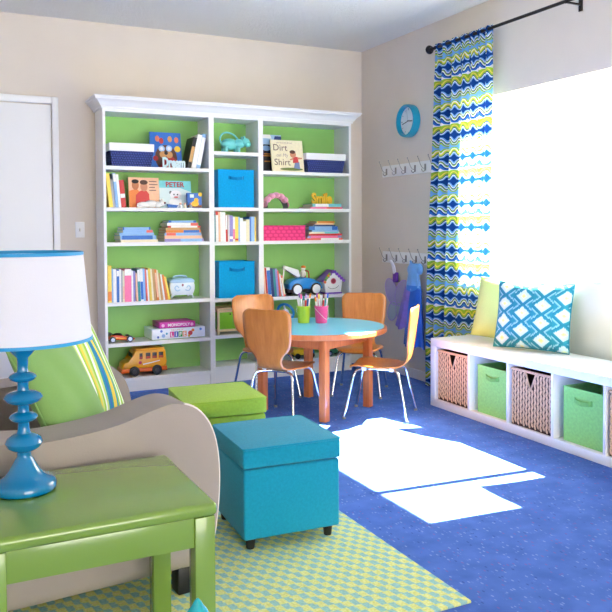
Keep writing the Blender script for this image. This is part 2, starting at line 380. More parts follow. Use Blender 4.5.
def row(x0, y, z, items, where, group, lean=0.0):
    """items: (thickness, height, colour, lean degrees, band)"""
    x = x0; pa, ph = 0, 0
    for i, (t, h, c, a, band) in enumerate(items):
        o = book(t, h, .17 if h > .2 else .14, c, '%s book, %s from the left in %s' % (c, ordw(i), where), group, band)
        b = R(abs(a)); q = R(abs(pa))
        if i: x += max(0, h*(math.sin(b)-math.tan(q)*math.cos(b))) if a < 0 else max(0, ph*(math.sin(q)-math.tan(b)*math.cos(q)))
        o.rotation_euler = (0, R(a), 0)
        o.location = (x+t/2*math.cos(b), y, z+t/2*math.sin(b)+.0004); x += t/math.cos(b)+.0012; pa, ph = a, h
def stack(xc, y, z, items, where, group):
    for i, (t, L, dp, c, dx, rz, band) in enumerate(items):
        n = len(items)
        pos = 'lowest' if i == 0 else 'topmost' if i == n-1 else ordw(i)+' from bottom'
        o = book(t, L, dp, c, '%s flat book, %s in %s' % (c, pos, where), group, band)
        o.rotation_euler = (0, R(90), R(rz)); o.location = (xc-L/2+dx, y, z+t/2+.0004); z += t+.0006
    return z
# left unit, fourth shelf: long upright row
z4 = SHELF['L'][3]
it = [(.026, .262, 'yellow', 0, (.05, .3, 'orange')), (.010, .238, 'light blue', 0, None), (.022, .236, 'white', 0, None), (.018, .232, 'blue', 0, (.8, .97, 'white')), (.012, .236, 'white', 0, None), (.010, .228, 'grey', 0, None), (.012, .224, 'cream', 0, (.1, .5, 'peach')),
      (.048, .236, 'pink', 0, (.8, .99, 'white')), (.012, .222, 'white', 0, None), (.014, .22, 'lilac', 0, None), (.012, .205, 'peach', 2, None), (.018, .232, 'teal', 2, (.62, .98, 'white')), (.020, .236, 'white', 2, (.05, .6, 'blue')), (.014, .234, 'light blue', 2, None),
      (.010, .232, 'coral', 3, None), (.010, .226, 'white', 3, None), (.016, .236, 'yellow', 4, None), (.012, .232, 'cream', 4, None), (.016, .23, 'tan', 4, None), (.014, .226, 'orange', 5, (.1, .9, 'peach')), (.010, .222, 'cream', 6, None), (.012, .2, 'tan', 7, None), (.010, .19, 'white', 8, None), (.014, .186, 'orange', 9, None), (.014, .17, 'yellow', 11, None)]
it = [(t, h, c, -a, b) for t, h, c, a, b in it]
row(.028, -.258, z4, it, 'the row beside the pale blue casket', 'upright books on the fourth shelf')
# left unit, second shelf: short row at the left
z2 = SHELF['L'][1]
row(.048, -.25, z2, [(.026, .24, 'yellow', -6, None), (.016, .2, 'grey', -6, None), (.020, .244, 'light blue', -5, (.75, .98, 'white')), (.018, .236, 'white', -5, None), (.034, .195, 'red', -5, (.35, .5, 'white'))], 'the short row left of the two-men cover', 'upright books on the second shelf')
# left unit, top shelf: three leaning right
row(.626, -.24, SHELF['L'][0], [(.026, .235, 'black', 13, (.2, .7, 'tan')), (.034, .255, 'white', 12, None), (.03, .262, 'light blue', 12, (.1, .9, 'white'))], 'the three leaning right on the top shelf', 'leaning books on the top shelf')
# left unit, third shelf: two stacks
z3 = SHELF['L'][2]
stack(.24, -.25, z3, [(.018, .27, .2, 'cream', .02, 0, None), (.03, .262, .2, 'light blue', .012, 1, (.05, .9, 'blue')), (.018, .25, .19, 'light blue', .0, -1, None), (.02, .22, .19, 'light blue', .01, 1, (.78, .99, 'coral')), (.02, .2, .18, 'blue', .0, 0, (.05, .95, 'light blue'))], 'the low left-hand third-shelf stack', 'flat books on the third shelf')
stack(.585, -.25, z3, [(.022, .3, .21, 'lilac', .01, 0, (.4, .95, 'light blue')), (.022, .29, .21, 'peach', .005, 1, None), (.02, .28, .2, 'light blue', 0, -1, (.05, .3, 'coral')), (.02, .27, .2, 'orange', .005, 1, (.5, .95, 'blue')), (.016, .265, .2, 'tan', 0, 0, None), (.014, .25, .2, 'red', .008, -2, (.1, .9, 'white')), (.022, .24, .19, 'white', .0, 1, (.75, .99, 'coral')), (.016, .21, .18, 'blue', -.004, 0, (.1, .9, 'light blue'))], 'the tall right-hand third-shelf stack', 'flat books on the third shelf')
# middle unit row
zm = SHELF['M'][2]
it = [(.012, .2, 'teal', 0, None), (.02, .23, 'white', -1, (.88, 1, 'red')), (.014, .226, 'peach', -1, None), (.012, .228, 'white', -1, None), (.028, .224, 'white', -1, None), (.014, .205, 'red', -1, (.45, .98, 'white')), (.010, .204, 'white', 0, None), (.026, .2, 'lilac', 0, (.1, .2, 'white')), (.016, .19, 'white', 0, (.1, .5, 'pink')), (.026, .188, 'yellow', 0, (.05, .12, 'red')), (.012, .19, 'light blue', 0, None),
      (.024, .18, 'white', 0, None), (.026, .155, 'white', 0, None), (.026, .17, 'cream', 0, None), (.012, .19, 'blue', 0, None), (.026, .19, 'light blue', 0, None), (.012, .188, 'yellow', 0, None)]
row(.824, -.255, zm, it, 'the upright row between the blue bins', 'upright books in the middle unit')
# right unit: fourth shelf row, third shelf stack, second shelf pair
row(1.240, -.25, SHELF['R'][3], [(.014, .236, 'peach', -4, None), (.012, .228, 'red', -4, None), (.03, .232, 'white', -4, (.08, .9, 'blue')), (.022, .222, 'navy', -4, None), (.018, .215, 'teal', -5, None), (.016, .22, 'lilac', -5, None), (.012, .205, 'coral', -6, None), (.012, .18, 'white', -8, None), (.014, .165, 'coral', -10, (.1, .9, 'cream'))], 'the upright row left of the toy tow truck', 'upright books beside the tow truck')
stack(1.768, -.25, SHELF['R'][2], [(.016, .33, .2, 'coral', .0, 0, (.4, .9, 'white')), (.018, .31, .2, 'lilac', .0, 1, (.1, .9, 'pink')), (.016, .3, .2, 'red', .01, -1, None), (.014, .28, .2, 'cream', .0, 0, (.5, .95, 'aqua')), (.014, .25, .19, 'light blue', .01, 2, None), (.03, .262, .19, 'blue', -.01, 0, (.2, .8, 'light blue')), (.012, .2, .17, 'navy', .0, 1, None), (.012, .17, .16, 'peach', .0, 0, None), (.016, .165, .15, 'yellow', .015, 1, (.05, .95, 'orange'))], 'the stack beside the pink basket', 'flat books beside the pink basket')
ztop = stack(1.765, -.24, SHELF['R'][1], [(.016, .3, .2, 'pink', .03, 2, (.5, .95, 'coral')), (.024, .26, .2, 'aqua', .03, -2, (.1, .55, 'white'))], 'the pair under the yellow ornament', 'flat books under the word ornament')

# picture books facing out: local book, cover art on the +X face -> turned to face the room
def faceout(w, h, t, col, label, x, y, z, tilt, group='picture books facing out', rz=0):
    o = book(t, h, w, col, label, group)
    o.rotation_euler = (Matrix.Rotation(R(rz), 4, 'Z') @ Matrix.Rotation(R(-tilt), 4, 'X') @ Matrix.Rotation(R(-90), 4, 'Z')).to_euler()
    o.location = (x, y, z + .5*t*math.sin(R(tilt))+.0006); o['t'] = t; return o
def art(o, poly, m, layer=1, name='cover_art'):
    x = o['t']/2 + .0004*(layer-1); bm = NB(); poly = [(max(.001, a), max(.0015, b)) for a, b in poly]; prism(bm, poly, x, x+.0004+.0002, 'x'); return obj(name, bm, m, o, smooth=0)
def disc(c, r, n=14, ry=None): return [(c[0]+r*math.cos(2*math.pi*i/n), c[1]+(ry or r)*math.sin(2*math.pi*i/n)) for i in range(n)]
def cm(n, rgb): return pm('print_'+n, rgb, .4)
def atext(o, txt, size, m, a, b, layer=2, shear=0, align='LEFT', fat=0.0):
    return textobj(txt, size, .0003, m, o, (o['t']/2+.0004*layer+.0006, a, b), (R(90), 0, R(90)), 'cover_lettering', align=align, fatten=fat, shear=shear)
# dog in goggles
o = faceout(.235, .27, .02, 'blue', 'blue picture book with a brown dog in flying goggles', .372, -.17, SHELF['L'][0], 10)
art(o, disc((.115, .075), .085, 16, .10), cm('brown', (96, 58, 40)), 1); art(o, [(.06, .002), (.2, .002), (.2, .05), (.15, .1), (.1, .06)], cm('red', (176, 44, 40)), 2)
for q in ((.085, .145), (.14, .148)): art(o, disc(q, .024), cm('skyblue', (170, 205, 235)), 2); art(o, disc(q, .013), cm('white', (240, 240, 240)), 3)
for q in ((.092, .1), (.14, .1)): art(o, disc(q, .026), cm('tan', (206, 150, 90)), 3)
art(o, disc((.116, .112), .014), cm('black', (20, 18, 18)), 4); art(o, disc((.205, .145), .024), cm('yellow', (240, 196, 50)), 2)
for i, (q, c) in enumerate((((.055, .22), 'coral'), ((.085, .205), 'red'), ((.15, .22), 'tan'), ((.2, .215), 'coral'))): art(o, disc(q, .017, 10, .024), cm(c, {'coral': (220, 120, 90), 'red': (190, 50, 60), 'tan': (206, 150, 90)}[c]), 1)
art(o, disc((.035, .07), .02), cm('red', (176, 44, 40)), 3)
# two men
o = faceout(.225, .222, .016, 'peach', 'orange picture book showing two men in red shirts', .2, -.2, z2, 9)
art(o, [(.0, .0), (.09, .0), (.09, .1), (.06, .14), (.0, .12)], cm('orange', (238, 140, 70)), 1)
art(o, disc((.05, .165), .026, 14, .036), cm('skin', (196, 120, 80)), 2); art(o, disc((.05, .192), .027, 12, .016), cm('black', (20, 18, 18)), 3)
art(o, [(.045, .0), (.15, .0), (.148, .1), (.12, .135), (.08, .12), (.05, .09)], cm('redshirt', (214, 70, 66)), 3)
art(o, disc((.112, .155), .027, 14, .037), cm('skin2', (214, 144, 110)), 4); art(o, disc((.112, .186), .03, 12, .018), cm('brownhair', (84, 50, 36)), 5)
for i, s in enumerate((.056, .062, .042, .05)): art(o, [(.152, .19-i*.022), (.152+s, .19-i*.022), (.152+s, .197-i*.022), (.152, .197-i*.022)], cm('greytext', (130, 100, 96)), 1, 'printed_line')
# PETER
o = faceout(.245, .205, .014, 'aqua', 'aqua picture book with PETER in red letters', .429, -.19, z2, 10)
art(o, [(.0, .0), (.245, .0), (.245, .12), (.16, .15), (.0, .15)], cm('pale', (214, 232, 232)), 1)
atext(o, 'PETER', .052, cm('redletter', (190, 36, 44)), .05, .158, fat=.0012)
art(o, disc((.125, .095), .045, 14, .038), cm('white', (240, 240, 240)), 2); art(o, disc((.12, .04), .05, 14, .04), cm('white', (240, 240, 240)), 2)
for q in ((.11, .1), (.137, .1)): art(o, disc(q, .006, 8), cm('black', (20, 18, 18)), 3)
art(o, disc((.125, .08), .018, 10, .006), cm('redshirt', (214, 70, 66)), 3); art(o, disc((.085, .115), .012, 8), cm('black', (20, 18, 18)), 1)
# small blue board book with duck
o = faceout(.11, .11, .03, 'blue', 'small blue board book with yellow duck on cover', .622, -.235, z2, 4)
art(o, disc((.058, .03), .03, 12, .02), cm('duck', (246, 190, 50)), 2); art(o, disc((.068, .055), .018, 12), cm('duck', (246, 190, 50)), 2); art(o, disc((.1, .1), .016, 12), cm('yellow', (240, 196, 50)), 2)
art(o, [(.0, .0), (.11, .0), (.11, .02), (.0, .02)], cm('brownfield', (130, 70, 40)), 1); art(o, [(.02, .075), (.05, .075), (.05, .1), (.02, .1)], cm('pale', (214, 232, 232)), 1)
# black book and the white poetry book
o = faceout(.185, .30, .02, 'black', 'black picture book with blue sky strip behind the white one', 1.262, -.14, SHELF['R'][0], 7)
art(o, [(.0, .22), (.185, .22), (.185, .3), (.0, .3)], cm('skyblue', (170, 205, 235)), 1); art(o, [(.0, .27), (.1, .27), (.09, .3), (.0, .3)], cm('white', (240, 240, 240)), 2); art(o, [(.11, .235), (.185, .225), (.185, .29), (.13, .29)], cm('navyprint', (36, 60, 120)), 2)
art(o, disc((.05, .19), .04, 10, .022), cm('skyblue2', (140, 180, 220)), 2)
for q in ((.03, .14, .05, .008), (.02, .125, .07, .008), (.03, .08, .05, .008)): art(o, [(q[0], q[1]), (q[0]+q[2], q[1]), (q[0]+q[2], q[1]+q[3]), (q[0], q[1]+q[3])], cm('amber', (220, 140, 50)), 1, 'printed_line')
o = faceout(.275, .255, .016, 'cream', 'cream poetry picture book lettered Dirt on My Shirt', 1.322, -.222, SHELF['R'][0], 10, rz=-1)
bl = cm('sepia', (120, 96, 90))
atext(o, 'Dirt', .074, bl, .014, .168); atext(o, 'on My', .04, cm('sepialight', (176, 160, 156)), .04, .118, shear=.2); atext(o, 'Shirt', .074, bl, .018, .05)
atext(o, 'JEFF FOXWORTHY', .016, cm('sepialight', (176, 160, 156)), .05, .226)
art(o, disc((.165, .02), .1, 14, .012), cm('grass', (110, 130, 60)), 1); art(o, [(.185, .03), (.24, .02), (.235, .08), (.2, .085)], cm('jeans', (120, 140, 180)), 2); art(o, [(.18, .07), (.23, .075), (.225, .12), (.185, .125)], cm('redshirt', (214, 70, 66)), 3)
art(o, disc((.185, .14), .027, 14), cm('skin2', (214, 144, 110)), 4); art(o, disc((.182, .16), .026, 12, .015), cm('brownhair', (150, 70, 40)), 5)
art(o, [(.22, .1), (.262, .105), (.262, .115), (.22, .118)], cm('skin2', (214, 144, 110)), 3); art(o, [(.19, .1), (.155, .09), (.155, .1), (.188, .115)], cm('skin2', (214, 144, 110)), 3)

# word ornaments
def word(txt, size, m, label, x, y, z, width, name, tall=1.0):
    o = textobj(txt, size, .008, m, None, (0, 0, 0), (R(90), 0, 0), name, fatten=.004, align='LEFT')
    vs = [v.co for v in o.data.vertices]; x0 = min(v.x for v in vs); x1 = max(v.x for v in vs); y0 = min(v.y for v in vs)
    s = width/(x1-x0)
    for v in o.data.vertices: v.co = Vector(((v.co.x-x0)*s, (v.co.y-y0)*s*tall, v.co.z))
    o.location = (x, y, z+.0004); return tag(o, label, 'word ornament')
word('Dream', .1, pm('pale_aqua_paint', (206, 232, 236), .4), 'pale aqua word ornament reading Dream on the top shelf', .435, -.25, SHELF['L'][0], .17, 'word_ornament', 1.6)
word('Smile', .1, pm('yellow_paint', (250, 196, 44), .4), 'yellow word ornament reading Smile standing on flat books', 1.682, -.19, ztop, .185, 'word_ornament', 1.35)

# ------------------------------------------------------------------ baskets and bins on the shelves
NAVYW = mat_weave('navy_weave', (66, 82, 158), (34, 44, 104), 55, 60); PINKW = mat_weave('pink_weave', (246, 60, 136), (222, 36, 112), 22, 36, .5)
def lined_basket(x0, x1, z, h, y0, y1, label):
    xc, yc = (x0+x1)/2, (y0+y1)/2
    t = thing('lined_basket', label, 'basket', (xc, yc, z), group='navy baskets with white liners'); hw, hd = (x1-x0)/2, (y1-y0)/2
    bm = NB(); n = 4; k = .86
    for (a, c, zz) in ((k, .0006, 0),): pass
    lo = [(-hw*k, -hd*k), (hw*k, -hd*k), (hw*k, hd*k), (-hw*k, hd*k)]; hi = [(-hw*.97, -hd*.97), (hw*.97, -hd*.97), (hw*.97, hd*.97), (-hw*.97, hd*.97)]
    A = [bm.verts.new((x, y, .0006)) for x, y in lo]; B = [bm.verts.new((x, y, h*.74)) for x, y in hi]; C = [bm.verts.new((x*.95, y*.95, h*.74)) for x, y in hi]; E = [bm.verts.new((x*.95, y*.95, .008)) for x, y in lo]
    bm.faces.new(A[::-1]); bm.faces.new(E)
    for P_, Q_ in ((A, B), (B, C), (C, E)):
        for i in range(4): bm.faces.new((P_[i], P_[(i+1) % 4], Q_[(i+1) % 4], Q_[i]))
    obj('woven_body', bm, NAVYW, t)
    bm = NB(); rings = []
    for s, zz in ((.985, h*.66), (1.0, h*.97), (.985, h), (.95, h), (.94, h*.6)): rings.append([bm.verts.new((sx*hw*s, sy*hd*s, zz)) for sx, sy in ((-1, -1), (1, -1), (1, 1), (-1, 1))])
    for P_, Q_ in zip(rings, rings[1:]):
        for i in range(4): bm.faces.new((P_[i], P_[(i+1) % 4], Q_[(i+1) % 4], Q_[i]))
    obj('liner', bm, pm('liner_cloth', (242, 243, 246), .85, bump=.2, bscale=150), t); return t
lined_basket(.05, .372, SHELF['L'][0], .165, -.262, -.05, 'navy woven basket with white liner beside the dog book')
lined_basket(1.6, 1.962, SHELF['R'][0], .155, -.262, -.05, 'navy woven basket with white liner at the right bookcase end')
t = thing('pink_basket', 'bright pink woven strap basket on the third shelf', 'basket', (1.41, -.16, SHELF['R'][2])); O = t.location
zb = SHELF['R'][2]
bm = NB()
for a, b in (((1.232, -.262, zb+.0006), (1.588, -.07, zb+.012)), ((1.232, -.262, zb+.012), (1.588, -.25, zb+.115)), ((1.232, -.082, zb+.012), (1.588, -.07, zb+.115)), ((1.232, -.25, zb+.012), (1.244, -.082, zb+.115)), ((1.576, -.25, zb+.012), (1.588, -.082, zb+.115))): bx(bm, a, b)
obj('woven_body', bm, PINKW, t, off=O)
bm = NB(); tube(bm, [(1.232, -.262, zb+.115), (1.588, -.262, zb+.115), (1.588, -.07, zb+.115), (1.232, -.07, zb+.115)], .005, 8, closed=True); obj('rim', bm, PINKW, t, off=O)
def fabric_bin(loc, w, d, h, m, md, label, cat, facing, group, handle=True):
    """open fabric cube, local front toward -Y"""
    t = thing('fabric_bin', label, cat, loc, facing, group); th = .006; bm = NB()
    bx(bm, (-w/2, -d/2, .0008), (w/2, d/2, .01)); bx(bm, (-w/2, -d/2, .01), (w/2, -d/2+th, h)); bx(bm, (-w/2, d/2-th, .01), (w/2, d/2, h)); bx(bm, (-w/2, -d/2+th, .01), (-w/2+th, d/2-th, h)); bx(bm, (w/2-th, -d/2+th, .01), (w/2, d/2-th, h))
    bmesh.ops.remove_doubles(bm, verts=bm.verts, dist=1e-5)
    obj('body', bm, m, t, smooth=20)
    bm = NB(); tube(bm, [(sx*w/2, sy*d/2, h) for sx, sy in ((-1, -1), (1, -1), (1, 1), (-1, 1))], .0045, 6, closed=True); obj('rim', bm, m, t)
    bm = NB(); hw = w*.2; zz = h*.8
    pts = [(-hw, -d/2-.001, zz), (-hw*.8, -d/2-.010, zz-.004), (0, -d/2-.016, zz-.01), (hw*.8, -d/2-.010, zz-.004), (hw, -d/2-.001, zz)]
    for a, b in zip(pts, pts[1:]):
        A = [bm.verts.new((q[0], q[1]+e, q[2]+g)) for q in (a, b) for e, g in ((0, -.011), (0, .011), (.003, .011), (.003, -.011))]
        for i in range(4): bm.faces.new((A[i], A[(i+1) % 4], A[4+(i+1) % 4], A[4+i]))
        bm.faces.new(A[:4][::-1]); bm.faces.new(A[4:])
    obj('handle', bm, md, t)
    for s in (-1, 1):
        bm = NB(); bx(bm, (s*hw-.005, -d/2-.003, zz-.014), (s*hw+.005, -d/2+.0004, zz+.014), .001); obj('handle_tab', bm, md, t)
    return t
BLUEF = mat_fabric('blue_fabric', (10, 164, 224), 300); BLUEFD = mat_fabric('blue_fabric_handle', (8, 130, 196), 300)
fabric_bin((1.006, -.15, SHELF['M'][1]), .29, .215, .285, BLUEF, BLUEFD, 'bright blue fabric bin above the row of books', 'storage bin', 0, 'blue fabric bins')
fabric_bin((1.006, -.15, SHELF['M'][3]), .29, .215, .275, BLUEF, BLUEFD, 'bright blue fabric bin below the row of books', 'storage bin', 0, 'blue fabric bins')
#@@PART2
# ------------------------------------------------------------------ toys on the shelves
# aqua animal watering can
zz = SHELF['M'][0]; AQ = pm('aqua_enamel', (110, 206, 206), .3, coat=.3)
t = thing('animal_watering_can', 'aqua hippo-shaped watering can with looped tail handle', 'watering can', (1.02, -.17, zz)); O = t.location
bm = NB(); ell(bm, (.985, -.17, zz+.068), (.07, .05, .046), 20); ell(bm, (1.06, -.18, zz+.075), (.05, .04, .036), 18); obj('body', bm, AQ, t, off=O, smooth=60)
bm = NB(); ell(bm, (1.105, -.19, zz+.088), (.042, .037, .034), 18); ell(bm, (1.12, -.2, zz+.075), (.032, .036, .026), 14); obj('head', bm, AQ, t, off=O, smooth=60)
for dy in (-.025, .025): quick('ear', AQ, t, O, lambda b: ell(b, (1.09, -.185+dy, zz+.122), (.009, .007, .011), 10))
for x in (.945, 1.045):
    for dy in (-.03, .03): quick('leg', AQ, t, O, lambda b: cyl(b, (x, -.175+dy, zz+.0006), (x, -.175+dy, zz+.045), .015, .017, 14))
bm = NB(); tube(bm, spline([(.922, -.17, zz+.07), (.908, -.17, zz+.11), (.93, -.17, zz+.146), (.97, -.17, zz+.157), (1.02, -.17, zz+.142), (1.058, -.175, zz+.105)], 6), .0065, 10); obj('handle', bm, AQ, t, off=O, smooth=60)
# natural wood toy wardrobe with green doors
zz = SHELF['M'][4]; PINE = mat_wood('pine', (236, 208, 160), (246, 224, 184), .5, .05, (40, 40, 5)); LIMEP = pm('lime_panel', (142, 218, 56), .5)
t = thing('toy_wardrobe', 'small pine toy wardrobe with lime green doors', 'toy furniture', (.975, -.155, zz)); O = t.location
x0, x1, y0, y1 = .848, 1.1, -.25, -.07
for x in (x0, x1-.018):
    for y in (y0, y1-.018): quick('post', PINE, t, O, lambda b: bx(b, (x, y, zz+.0006), (x+.018, y+.018, zz+.192), .002))
for z in (zz+.022, zz+.17): quick('rail', PINE, t, O, lambda b: bx(b, (x0+.018, y0+.002, z), (x1-.018, y0+.016, z+.018)), )
for z in (zz+.022, zz+.17): quick('rail', PINE, t, O, lambda b: bx(b, (x0+.002, y0+.018, z), (x0+.016, y1-.018, z+.018)))
quick('top', PINE, t, O, lambda b: bx(b, (x0-.004, y0-.004, zz+.192), (x1+.004, y1+.004, zz+.202), .002))
quick('side_panel', LIMEP, t, O, lambda b: bx(b, (x0+.006, y0+.018, zz+.04), (x0+.012, y1-.018, zz+.17)))
for a, b_ in ((x0+.018, x0+.124), (x0+.128, x1-.018)):
    d_ = quick('door', LIMEP, t, O, lambda b: bx(b, (a, y0+.004, zz+.041), (b_, y0+.012, zz+.169), .001))
    kx = a+.02 if a > .9 else b_-.02
    quick('knob', BLACK, d_, O, lambda b: ell(b, (kx, y0+.002, zz+.155), .006, 10))
# pale blue jewellery casket
zz = SHELF['L'][3]; CASK = pm('casket_blue', (168, 206, 236), .35, coat=.2); CASKW = pm('casket_white', (228, 240, 248), .35, coat=.2)
t = thing('jewellery_casket', 'pale blue and white jewellery casket on curved feet', 'jewellery box', (.575, -.175, zz)); O = t.location
xc, yc = .578, -.18; bm = NB(); rings = []
for s, z in ((.80, .03), (.86, .034), (.94, .05), (1.0, .075), (1.0, .1), (.95, .122)): rings.append([bm.verts.new((xc+sx*.095*s, yc+sy*.07*s, zz+z)) for sx, sy in ((-.9, -1), (.9, -1), (1, -.9), (1, .9), (.9, 1), (-.9, 1), (-1, .9), (-1, -.9))])
for A, B in zip(rings, rings[1:]):
    for i in range(8): bm.faces.new((A[i], A[(i+1) % 8], B[(i+1) % 8], B[i]))
bm.faces.new(rings[0][::-1]); bm.faces.new(rings[-1]); obj('body', bm, CASKW, t, off=O, smooth=50)
bm = NB(); rings = []
for s, z in ((.97, .122), (1.0, .128), (.97, .14), (.8, .152), (.6, .156)): rings.append([bm.verts.new((xc+sx*.095*s, yc+sy*.07*s, zz+z)) for sx, sy in ((-.9, -1), (.9, -1), (1, -.9), (1, .9), (.9, 1), (-.9, 1), (-1, .9), (-1, -.9))])
for A, B in zip(rings, rings[1:]):
    for i in range(8): bm.faces.new((A[i], A[(i+1) % 8], B[(i+1) % 8], B[i]))
bm.faces.new(rings[0][::-1]); bm.faces.new(rings[-1]); lid = obj('lid', bm, CASK, t, off=O, smooth=50)
for sx in (-1, 1):
    for sy in (-1, 1):
        bm = NB(); tube(bm, spline([(xc+sx*.06, yc+sy*.045, zz+.036), (xc+sx*.075, yc+sy*.055, zz+.028), (xc+sx*.084, yc+sy*.06, zz+.0085)], 4), [.012, .012, .011, .010, .009, .008, .007, .007, .0075], 8); obj('foot', bm, CASKW, t, off=O)
bm = NB(); tube(bm, spline([(xc-.05, yc, zz+.15), (xc-.045, yc, zz+.165), (xc, yc, zz+.17), (xc+.045, yc, zz+.165), (xc+.05, yc, zz+.15)], 5), .007, 8); obj('handle', bm, CASK, lid, off=O)
for sx in (-1, 1):
    bm = NB(); tube(bm, spline([(xc+sx*.02, yc-.0715, zz+.07), (xc+sx*.045, yc-.0725, zz+.064), (xc+sx*.06, yc-.0725, zz+.085), (xc+sx*.045, yc-.0715, zz+.1), (xc+sx*.03, yc-.072, zz+.086)], 5), .004, 6); obj('scroll_ornament', bm, CASK, t, off=O)
quick('clasp', pm('rose_metal', (170, 120, 140), .3, .6), t, O, lambda b: ell(b, (xc, yc-.0705, zz+.105), (.008, .004, .01), 10))
# orange race car
zz = SHELF['L'][4]; ORP = pm('race_orange', (214, 70, 30), .25, coat=.5); SILV = pm('silver_plastic', (196, 198, 202), .3, .6)
t = thing('toy_race_car', 'orange and black toy race car with silver wheels', 'toy car', (.135, -.19, zz)); O = t.location
bm = NB(); prism(bm, [(.04, .018), (.22, .012), (.225, .022), (.18, .034), (.13, .05), (.09, .054), (.05, .05), (.035, .035)], -.225, -.155, 'y', .006, M=Matrix.Translation((0, 0, zz))); obj('body', bm, ORP, t, off=O)
quick('cockpit', BLACK, t, O, lambda b: ell(b, (.105, -.19, zz+.052), (.035, .026, .013), 14))
quick('spoiler', BLACK, t, O, lambda b: (bx(b, (.032, -.24, zz+.062), (.062, -.14, zz+.067), .001), bx(b, (.042, -.222, zz+.04), (.05, -.216, zz+.063)), bx(b, (.042, -.164, zz+.04), (.05, -.158, zz+.063))))
quick('stripe', pm('race_yellow', (244, 180, 40), .3), t, O, lambda b: prism(b, [(.08, .03), (.17, .024), (.17, .028), (.085, .037)], -.2262, -.2252, 'y', M=Matrix.Translation((0, 0, zz))))
for x in (.062, .185):
    for y0, y1 in ((-.245, -.222), (-.158, -.135)):
        w = quick('wheel', BLACK, t, O, lambda b: cyl(b, (x, y0, zz+.023), (x, y1, zz+.023), .0225, n=20))
        yy = y0 if y0 < -.2 else y1
        quick('hubcap', SILV, w, O, lambda b: cyl(b, (x, yy-.0015, zz+.023), (x, yy+.0015, zz+.023), .014, n=16))
# board games
zz = SHELF['L'][4]
t = thing('board_game_box', 'large white board game box with LIFE letter tiles', 'board game', (.54, -.14, zz)); O = t.location; GB = pm('game_white', (232, 238, 246), .4, vary=.02); GS = pm('game_side', (150, 176, 130), .45, vary=.25, nscale=40)
h = .082
quick('box_base', GS, t, O, lambda b: bx(b, (.343, -.256, zz+.0006), (.741, -.032, zz+.03), .001))
quick('box_lid', GB, t, O, lambda b: bx(b, (.34, -.259, zz+.006), (.744, -.03, zz+h), .0015))
for i, (ch, c) in enumerate(zip('LIFE', ((222, 60, 150), (70, 90, 190), (40, 150, 80), (236, 130, 50)))):
    x = .475+i*.032; tl = quick('letter_tile', cm('tile_%d' % i, c), t, O, lambda b: bx(b, (x, -.2602, zz+.016), (x+.03, -.2588, zz+.058)))
    textobj(ch, .042, .0004, cm('white', (240, 240, 240)), tl, (x+.015-O.x, -.2608-O.y, .022), (R(90), 0, 0), 'tile_letter', fatten=.0008)
textobj('THE GAME OF', .015, .0003, cm('gold', (210, 150, 70)), t, (.53-O.x, -.2596-O.y, .064), (R(90), 0, 0), 'cover_lettering')
for i, (x, z, r, c) in enumerate(((.41, .065, .010, (90, 130, 210)), (.425, .03, .014, (150, 180, 230)), (.63, .04, .018, (200, 60, 60)), (.65, .06, .012, (236, 130, 50)), (.62, .02, .010, (222, 170, 60)), (.71, .065, .010, (90, 150, 220)), (.45, .045, .008, (60, 160, 190)), (.385, .022, .009, (80, 110, 190)))):
    quick('printed_figure', cm('fig_%d' % i, c), t, O, lambda b: prism(b, [(x+r*math.cos(k*math.pi/5), zz+z+r*math.sin(k*math.pi/5)) for k in range(10)], -.2598, -.259, 'y'))
t = thing('board_game_box', 'smaller magenta board game box on top of the white one', 'board game', (.536, -.15, zz+h)); O = t.location; z2_ = zz+h+.0006
quick('box_base', pm('game_dark', (84, 40, 70), .45, vary=.2, nscale=50), t, O, lambda b: bx(b, (.402, -.249, z2_), (.668, -.052, z2_+.02), .001))
quick('box_lid', pm('game_magenta', (214, 44, 168), .4), t, O, lambda b: bx(b, (.4, -.252, z2_+.004), (.67, -.05, z2_+.044), .0015))
textobj('MONOPOLY', .03, .0004, cm('white', (240, 240, 240)), t, (.545-O.x, -.2526-O.y, .014), (R(90), 0, 0), 'cover_lettering', fatten=.0008)
for x in (.425, .645): quick('printed_figure', cm('pinkfig', (250, 190, 225)), t, O, lambda b: prism(b, [(x+.012*math.cos(k*math.pi/5), z2_+.022+.012*math.sin(k*math.pi/5)) for k in range(10)], -.2528, -.252, 'y'))
# yellow toy bus
zz = SHELF['L'][5]; BY = pm('bus_yellow', (240, 168, 24), .3, coat=.3); BO = pm('bus_orange', (232, 104, 24), .35, coat=.2)
t = thing('toy_school_bus', 'yellow and orange plastic toy school bus on the bottom shelf', 'toy bus', (.29, -.17, zz)); O = t.location; ya, yb = -.245, -.095
MT = Matrix.Translation((0, 0, zz))
bm = NB(); prism(bm, [(.128, .058), (.45, .058), (.452, .1), (.446, .178), (.43, .192), (.24, .192), (.208, .18), (.196, .118), (.16, .112), (.135, .095)], ya, yb, 'y', .012, 3, MT); obj('body', bm, BY, t, off=O)
bm = NB(); prism(bm, [(.122, .03), (.455, .03), (.455, .06), (.122, .06)], ya-.003, yb+.003, 'y', .006, 2, MT); obj('chassis', bm, BO, t, off=O)
quick('roof_rim', BY, t, O, lambda b: bx(b, (.225, ya+.008, zz+.190), (.44, yb-.008, zz+.2), .004))
BW = pm('bus_window', (40, 34, 30), .3); BR = pm('bus_seat', (176, 60, 26), .5)
for i, x in enumerate((.25, .296, .344, .392)):
    w = quick('window', BW, t, O, lambda b: bx(b, (x, ya-.0012, zz+.125), (x+(.022 if i == 0 else .034), ya+.004, zz+.168), .001))
    quick('seat_back', BR, w, O, lambda b: bx(b, (x+.002, ya-.0018, zz+.126), (x+(.02 if i == 0 else .032), ya+.003, zz+.143), .0005))
    quick('window', BW, t, O, lambda b: bx(b, (x, yb-.004, zz+.125), (x+.034, yb+.0012, zz+.168), .001))
